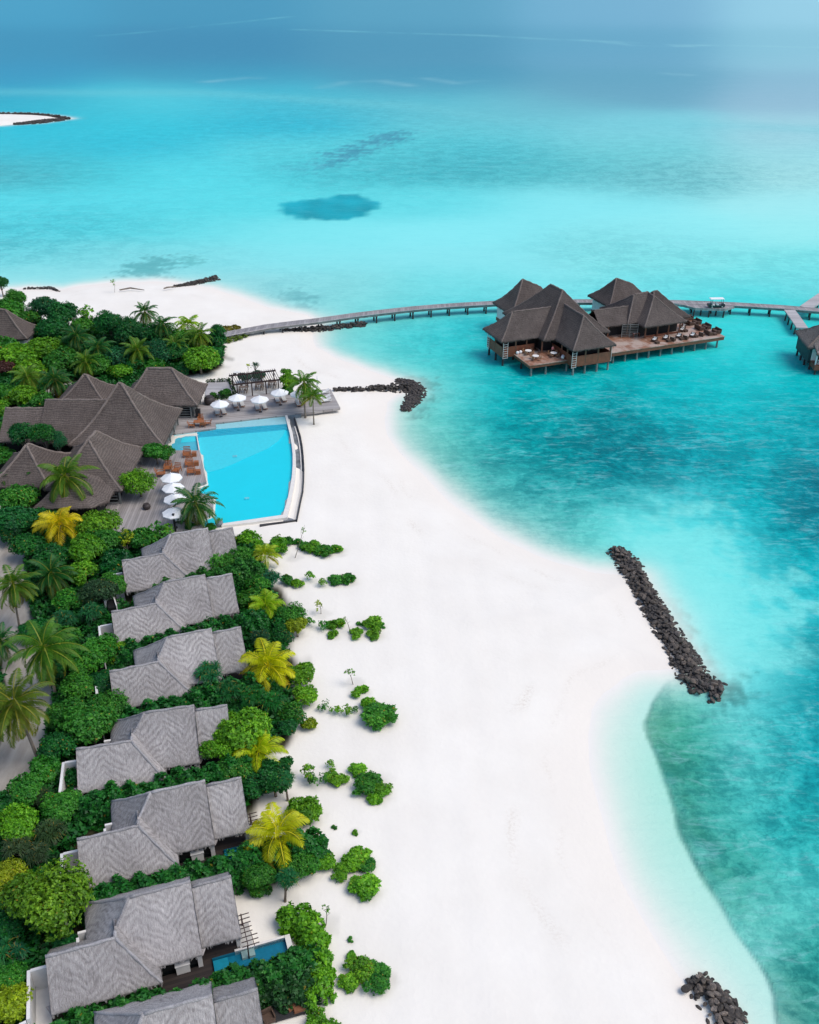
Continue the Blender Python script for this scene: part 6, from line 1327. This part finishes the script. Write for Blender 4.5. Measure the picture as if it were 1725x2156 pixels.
# saplings
for x, y, r, ft, lab in [(640, 1112, 8, (621, 1174), 'bare thin sapling standing above the top row of shrubs'), (586, 1128, 7, (588, 1150), 'thin yellow sapling behind the first yellow palm'), (727, 1312 - 12, 5, (738, 1330), 'leafless twig in the third row of shrubs'), (674, 1275, 14, (676, 1292), 'yellowish sapling alone on the sand'), (733, 1410, 13, (744, 1440), 'leaning sapling with leaf tufts on the sand'), (688, 1912, 12, (686, 1948), 'spindly sapling beside the trimmed hedge end'), (241, 594, 8, (241, 612), 'lone thin tree on the far sand spit'), (523, 770, 8, (521, 788), 'pale yellow sapling behind the pergola')]:
    f = V(*ft, 1.2); z = gz(f.x, f.y); best = min(np.arange(1.4, 7, .1), key=lambda hh: abs(G(x, y, hh)[1] - f.y)); p = V(x, y, best)
    t = thing('sapling', lab, 'sapling', (f.x, f.y, z), 0, 'young saplings'); top = Vector((p.x - f.x, p.y - f.y, best - z))
    b = MB(); b.tube([(0, 0, -.1), top * .5 + Vector((.05, 0, 0)), top * 1.1], [.045, .03, .012], 6)
    for k in range(5): a = k * 1.3; b.tube([top * (.55 + .09 * k), top * (.7 + .09 * k) + Vector((math.cos(a), math.sin(a), .3)) * .35], [.018, .008], 5)
    b.build('stem', M_BARK, t); c = link('crown', bush('W', _n[0] % 4), t, top * .92, (0, 0, rv_.random() * 6), r * mpp(y, best) / .75); _n[0] += 1; c.color = shade(G_YEL if 'yellow' in lab else G_BRI)
# pergola plants, deck trees
for x, y, r, k, c, lab, h, nm in [(538, 766, 14, 'p', (.02, .10, .045), 'upright spiky plant behind the left end of the pergola', 2.2, 'dracaena'), (546, 789, 16, 'M', (.016, .12, .07), 'blue green shrub seen through the pergola rafters', .9, 'shrub'), (515, 793, 13, 'M', (.016, .12, .07), 'small blue green shrub under the left pergola end', 1.0, 'shrub'), (606, 800, 19, 'M', G_BRI, 'bright upright tree right of the pergola', 2.6, 'broadleaf_tree'), (604, 782, 13, 'S', G_BRI, 'pointed leafy tree top above the bright upright tree', 4.0, 'broadleaf_tree'), (607, 818, 16, 'M', G_MID, 'leafy shrub below the bright upright tree', 1.2, 'shrub'),
  (474, 828, 13, 'M', G_MID, 'round shrub beside the leftmost umbrella, right one', None, 'shrub'), (450, 832, 9, 'S', G_MID, 'round shrub beside the leftmost umbrella, left one', None, 'shrub'), (400, 1108, 12, 'S', G_DARK, 'dark low shrub below the daybed', None, 'shrub'), (445, 1110, 13, 'M', G_MID, 'low shrub at the corner of the pool under the palm', None, 'shrub'), (462, 1096, 8, 'O', G_BRI, 'leafy plant in the stone planter', .9, 'potted_plant')]:
    plant(x, y, r, k, c, lab, h, nm, 'plant', 'planting around the decks')
def hedge_path(nm, lab, pts, wd, ht, col, seed, ls=.32, z=1.25, dens=34, kind=None, grp=None):
    """one clipped hedge along a line: leafy shoots all over a wandering, lumpy bank"""
    rng = np.random.RandomState(seed); P = W2(pts, z + ht * .6) if pts[0][1] > 200 else np.array(pts, float); sg = np.linalg.norm(np.diff(P, axis=0), axis=1); tot = sg.sum(); n = int(tot * (wd + ht) * dens)
    s = rng.uniform(0, tot, n); cum = np.concatenate([[0], np.cumsum(sg)]); j = np.clip(np.searchsorted(cum, s) - 1, 0, len(sg) - 1); u = ((s - cum[j]) / sg[j])[:, None]
    c = P[j] * (1 - u) + P[j + 1] * u; d = (P[j + 1] - P[j]) / sg[j][:, None]; nv = np.stack([d[:, 1], -d[:, 0]], 1)
    a = rng.uniform(-.35, math.pi + .35, n); lump = 1 + .20 * np.sin(s * 2.1 + seed) * np.sin(s * .9 + a) + .16 * np.sin(s * 4.3 + a * 3); rr = lump * np.where(rng.rand(n) < .25, rng.uniform(.5, .9, n), rng.uniform(.92, 1.08, n))
    endt = np.clip(np.minimum(s, tot - s) / (wd * .5), 0, 1) ** .5; rr = rr * (.35 + .65 * endt)
    p = np.concatenate([c + nv * (np.cos(a) * wd / 2 * rr)[:, None], (z + np.maximum(.05, .15 * ht + np.sin(a) * ht * .85 * rr))[:, None]], 1)
    nn = np.concatenate([nv * np.cos(a)[:, None], np.sin(a)[:, None] + .45], 1) + rng.normal(size=(n, 3)) * .3
    cc, nn2, ss, out = rosettes(p, nn, 6, ls, rng); v, f = leaves(cc, nn2, ss, rng, .66, .14, out)
    tint = np.repeat(np.clip(np.repeat(rng.normal(1, .17, n), 6) * rng.normal(1, .15, n * 6), .45, 1.7), 4); age = np.repeat((rng.rand(n * 6) < .006) * .6, 4)
    base = np.array([c[:, 0].mean(), c[:, 1].mean(), z]); me = mesh_from(nm, v - base, f, M_LEAF, tint, age); o = link(nm, me, None, tuple(base)); o.color = (*col, 1)
    return tag(o, lab, 'hedge' if not kind else 'ground cover', grp, kind)
HG = 'hedges between the villas'
def vloc(k, pts):
    (vx, vy), a = VILLAS[k]; ca, sa = math.cos(R(a)), math.sin(R(a)); return [(vx + p * ca + q * sa, vy + p * sa - q * ca) for p, q in pts]
HL = [(-11.0, 6.3), (-8, 6.2), (-5, 6.1), (-2.5, 5.7), (0, 5.3), (3, 5.2), (6, 5.2)]
for args in [
 ('hedge', 'leafy hedge between the first and second villas from the pool', vloc(0, [(p, q - .1) for p, q in HL[1:]]), 2.5, 2.6, (.022, .18, .024), 1),
 ('hedge', 'dark hedge between the second and third villas from the pool', vloc(1, HL), 2.5, 2.6, (.014, .15, .03), 2),
 ('hedge', 'dark hedge between the third and fourth villas from the pool', vloc(2, [(p, q + .3) for p, q in HL]), 2.7, 2.4, (.014, .15, .03), 3),
 ('hedge', 'dark hedge between the fourth and fifth villas from the pool', vloc(3, [(p, q + .1) for p, q in HL]), 2.5, 2.5, (.016, .16, .03), 4),
 ('hedge', 'glossy hedge between the fifth and sixth villas ending at the yellow palm', vloc(4, [(p, q + (.7 if p > -3 else 0)) for p, q in HL] + [(9, 5.6)]), 2.4, 2.4, (.018, .165, .03), 5),
 ('hedge', 'long glossy hedge in front of the sixth villa and its plunge pool', vloc(5, [(p, q + (1.25 if p > -3 else 0)) for p, q in HL] + [(8.5, 6.2)]), 2.4, 2.1, (.02, .17, .028), 6),
 ('hedge', 'bright clipped hedge curving round the end of the plunge pool', [(588, 1938), (622, 1926), (652, 1944), (664, 1984), (666, 2028), (672, 2066), (660, 2096), (640, 2100)], 1.9, 1.5, G_BRI, 7),
 ('hedge', 'thick hedge bank at the beach end below the plunge pool', [(470, 2086), (520, 2076), (570, 2080), (620, 2082), (672, 2080)], 2.0, 1.7, (.02, .095, .026), 8)]:
    hedge_path(*args, grp=HG)
# grassy creeper at the walkway head, creeping border of the terrace
hedge_path('creeping_grass', 'yellow green creeping plants at the head of the walkway', [(452, 716), (480, 710), (505, 702), (520, 698)], 3.6, .5, (.09, .17, .015), 21, .3, 1.2, 22, 'stuff')
hedge_path('creeping_grass', 'yellow creeping plants on the far side of the walkway head', [(462, 694), (485, 690), (505, 690)], 2.6, .5, (.20, .20, .015), 22, .3, 1.2, 22, 'stuff')
for pts in ([(434, 802), (484, 799)], [(484, 799), (496, 830)], [(430, 838), (470, 836), (495, 830)]):
    hedge_path('clipped_hedge', {0: 'thin clipped hedge along the top of the pale terrace', 1: 'thin clipped hedge along the right side of the pale terrace', 2: 'thin clipped hedge below the pale terrace'}[[802, 799, 838].index(pts[0][1])], pts, .5, .6, (.02, .075, .02), 31 + pts[0][1], .2, 1.4, 26, None, 'clipped edging of the pale terrace')
# undergrowth: leaves low over all the soil
rng = np.random.RandomState(77); x = rng.uniform(-110, 5, 190000); y = rng.uniform(34, 195, 190000)
ok = (sdist(x, y, VEGW) > .3) & (np.minimum(line_d(x, y, PATHW), line_d(x, y, PATH2W) + .8) > 2.3) & (np.abs(x) < .5 * (y + 30))
for (vx, vy), a in VILLAS:
    lx = (x - vx) * math.cos(R(a)) + (y - vy) * math.sin(R(a)); ly = -(x - vx) * math.sin(R(a)) + (y - vy) * math.cos(R(a)); ok &= ~((lx > -10.4) & (lx < 3.1) & (ly > -4.6) & (ly < 3.0)) & ~((lx > -12.4) & (lx < -10) & (ly > -5.2) & (ly < -1)) & ~((lx > -3.5) & (lx < 7) & (ly > -6) & (ly < 0) & (vy < 60))
ok &= ~((x > -63) & (x < -34) & (y > 110) & (y < 154)); ok &= sdist(x, y, np.array(poly2([(215, 945), (470, 945), (470, 1112), (350, 1130), (215, 1124)]))) < 0
x, y = x[ok], y[ok]; n = len(x); p = np.stack([x, y, 1.2 + rng.uniform(.05, 1.15, n)], 1)
cc, nn2, ss, out = rosettes(p, np.tile([[0, 0, 1.0]], (n, 1)) + rng.normal(size=(n, 3)) * .35, 5, .5, rng); v, f = leaves(cc, nn2, ss, rng, .6, .14, out)
ug = link('undergrowth', mesh_from('undergrowth', v, f, M_LEAF, np.repeat(np.clip(rng.normal(1, .25, n * 5), .4, 1.7), 4))); ug.color = (.014, .13, .028, 1)
tag(ug, 'low leafy undergrowth between the trees and villas', kind='stuff')

# ---------------------------------------------------------------- rocks
def rock_mesh(seed):
    import bmesh
    b = bmesh.new(); bmesh.ops.create_icosphere(b, subdivisions=2, radius=1.0); rng = np.random.RandomState(seed); dirs = unit(rng.normal(size=(9, 3))); cut = rng.uniform(.5, .85, 9)
    for v in b.verts:
        c = np.array(v.co); 
        for d, k in zip(dirs, cut):
            q = c @ d
            if q > k: c = c - d * (q - k) * .9
        c *= 1 + .06 * math.sin(c[0] * 9 + seed) * math.sin(c[1] * 8) * math.sin(c[2] * 7 + 1); v.co = c * np.array([1.0, .68, .5])
    me = bpy.data.meshes.new('boulder'); b.to_mesh(me); b.free(); me.materials.append(M_ROCK); return me
def rock_material():
    m, t, p = mat('dark_coral_rock'); oi = N(t, 'ObjectInfo'); tc = N(t, 'TexCoord').outputs['Object']; n = noise(t, 2.2, 6, .7, tc)
    c = ramp(t, n.outputs[0], [(.3, (.012, .012, .012)), (.55, (.055, .047, .042)), (.75, (.16, .125, .095))]); c = mix(t, math_(t, 'MULTIPLY', oi.outputs['Random'], .5), c, (.06, .045, .033)); c = mix(t, 1.0, c, oi.outputs['Color'], 'MULTIPLY')
    L(t, c, p.inputs['Base Color']); p.inputs['Roughness'].default_value = .75; bump(t, n.outputs[0], .8, .12, p); return m
M_ROCK = rock_material(); ROCKS = [rock_mesh(k) for k in range(7)]; rr_ = random.Random(3)
def rocks(center, width, n, size, label, group, pale=0.0, zt=1.0):
    P = [Vector((*p, 0)) for p in W2(center, .6)]; sg = [(b - a).length for a, b in zip(P[:-1], P[1:])]; tot = sum(sg)
    for k in range(n):
        s = (k + rr_.random()) / n * tot; j = 0
        while j < len(sg) - 1 and s > sg[j]: s -= sg[j]; j += 1
        d = (P[j + 1] - P[j]).normalized(); nv = Vector((d.y, -d.x, 0)); u = rr_.uniform(-1, 1); wv = width[j] + (width[j + 1] - width[j]) * s / sg[j]; p = P[j] + d * s + nv * u * wv / 2
        h = zt * (1 - u * u * .75) * rr_.uniform(.6, 1.05); sc = size * rr_.uniform(.65, 1.35)
        o = link('boulder', ROCKS[rr_.randrange(7)], None, (p.x, p.y, h), (rr_.uniform(-.5, .5), rr_.uniform(-.5, .5), rr_.uniform(0, 6.28)), sc)
        g = 1 + (rr_.uniform(.6, 3.2) * pale if rr_.random() < .7 else 0); o.color = (g, g * .98, g * .95, 1); tag(o, label, 'boulder', group)
def rubble(nm, label, center, width, n, size, zt, seed, off=0.0):
    """the small stones of a rock bank that cannot be told apart: one object"""
    r = random.Random(seed); P = [Vector((*p, 0)) for p in W2(center, .4)]; sg = [(b - a).length for a, b in zip(P[:-1], P[1:])]; tot = sum(sg); vs, fs = [], []
    src = [([tuple(v.co) for v in m.vertices], [tuple(p.vertices) for p in m.polygons]) for m in ROCKS]
    for k in range(n):
        s = r.random() * tot; j = 0
        while j < len(sg) - 1 and s > sg[j]: s -= sg[j]; j += 1
        d = (P[j + 1] - P[j]).normalized(); nv = Vector((d.y, -d.x, 0)); u = max(-1.05, min(1.05, r.gauss(0, .5))); wv = width[j] + (width[j + 1] - width[j]) * s / sg[j]; p = P[j] + d * s + nv * (u * wv / 2 + off)
        M = Matrix.Translation((p.x, p.y, max(-.25, zt * (1 - min(1, u * u)) * r.uniform(.2, 1)))) @ Matrix.Rotation(r.uniform(0, 6.28), 4, 'Z') @ Matrix.Rotation(r.uniform(-.5, .5), 4, 'X') @ Matrix.Scale(size * r.uniform(.5, 1.4), 4)
        vv, ff = src[r.randrange(7)]; b = len(vs); vs += [tuple(M @ Vector(v)) for v in vv]; fs += [tuple(b + q for q in f) for f in ff]
    me = bpy.data.meshes.new(nm); me.from_pydata(vs, [], fs); me.materials.append(M_ROCK); o = link(nm, me); return tag(o, label, None, None, 'stuff')
J2 = [(1296, 1152), (1322, 1178), (1352, 1236), (1392, 1302), (1432, 1368), (1464, 1420), (1496, 1448), (1520, 1454)]
J2w = [2.6, 3.2, 3.0, 3.2, 3.4, 3.6, 4.2, 2.6]
rubble('rubble', 'small dark stones packed between the boulders of the long rock jetty', J2, J2w, 1900, .26, .6, 4)
rocks(J2, [x * .92 for x in J2w], 220, .37, 'dark angular boulder piled in the long straight rock jetty', 'boulders of the long rock jetty', .5, .8)
J3 = [(1466, 2052), (1490, 2082), (1522, 2118), (1552, 2165), (1568, 2220)]
rubble('rubble', 'small stones of the rock jetty in the bottom right corner', J3, [2.2, 2.6, 2.8, 3.2, 3.2], 220, .3, .5, 5)
rocks(J3, [1.5, 2.0, 2.3, 2.6, 2.6], 80, .29, 'grey and white boulder in the short rock jetty at the bottom right', 'boulders of the bottom right jetty', 1.0, .7)
u = link('boulder', ROCKS[2], None, (*V(1446, 2083, .4)[:2], .45), (.1, .1, .3), .5); u.color = (.8, .8, .8, 1); tag(u, 'single dark boulder lying left of the bottom right jetty', 'boulder')
J1 = [(836, 797), (866, 803), (878, 818), (870, 838), (852, 862)]
rubble('rubble', 'dark rocks of the hooked jetty head beyond the umbrella deck', J1, [1.6, 2.8, 3.4, 3.2, 1.6], 1000, .29, .45, 6)
rubble('rubble', 'thin line of rocks crossing the sand from the deck to the hooked jetty', [(704, 826), (740, 825), (780, 822), (815, 818), (860, 815)], [1.0, 1.4, 1.7, 2.4, 3.0], 420, .36, 1.3, 7)
rubble('rubble', 'distant dark rock spit on the far sand', [(362, 606), (400, 597), (430, 590), (456, 583)], [1.2, 1.8, 2.4, 2.8], 420, .34, .8, 8)
rubble('rubble', 'low rock wall lying beside the walkway in the water', [(600, 697), (640, 694), (680, 691), (725, 686), (770, 681)], [1.6, 2.0, 1.8, 1.6, 1.2], 360, .4, .9, 9)
rubble('rubble', 'dark line of rocks on the water side of the far sand spit', [(48, 607), (80, 606), (106, 604), (118, 610), (128, 613)], [.7, .8, .9, .9, .8], 130, .3, .6, 10)
rubble('rubble', 'dark rock rim along the far edge of the distant islet', [(-40, 239), (20, 240), (70, 241), (110, 244.5), (146, 250)], [1.8, 1.6, 1.6, 2.2, 2.0], 420, .7, 1.2, 11)
rubble('rubble', 'brown rubble on the tip of the distant islet', [(30, 261), (70, 257), (100, 253), (135, 251)], [2, 9, 11, 4], 900, .6, .8, 12)
for pts, lab in [([(252, 611), (275, 608), (304, 611)], 'long thin driftwood log on the far sand'), ([(345, 608), (352, 607), (372, 603)], 'driftwood pole beside the far rock spit')]:
    q = W2(pts, 1.2); b = MB(); b.tube([(*p, 1.25 + .15 * (i % 2)) for i, p in enumerate(q)], [.16, .2, .08], 7); o = b.build('driftwood', M_BARK); tag(o, lab, 'driftwood')

# dry leaf litter and painted contact shade on the sand beneath the plants
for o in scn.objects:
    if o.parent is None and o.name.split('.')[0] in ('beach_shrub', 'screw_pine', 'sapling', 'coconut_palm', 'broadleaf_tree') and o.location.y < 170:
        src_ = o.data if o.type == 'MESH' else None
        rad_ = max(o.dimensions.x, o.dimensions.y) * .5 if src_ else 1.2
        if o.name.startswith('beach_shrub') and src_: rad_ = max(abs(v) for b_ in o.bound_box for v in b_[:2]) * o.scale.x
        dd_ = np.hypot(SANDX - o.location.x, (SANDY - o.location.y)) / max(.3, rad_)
        SOIL_SHADE = np.maximum(SOIL_SHADE, .16 * smooth(1.15, .55, dd_ + .18 * wob(SANDX, SANDY, 1.6)))
sand.data.attributes['soil'].data.foreach_set('value', SOIL_SHADE.astype(np.float32))
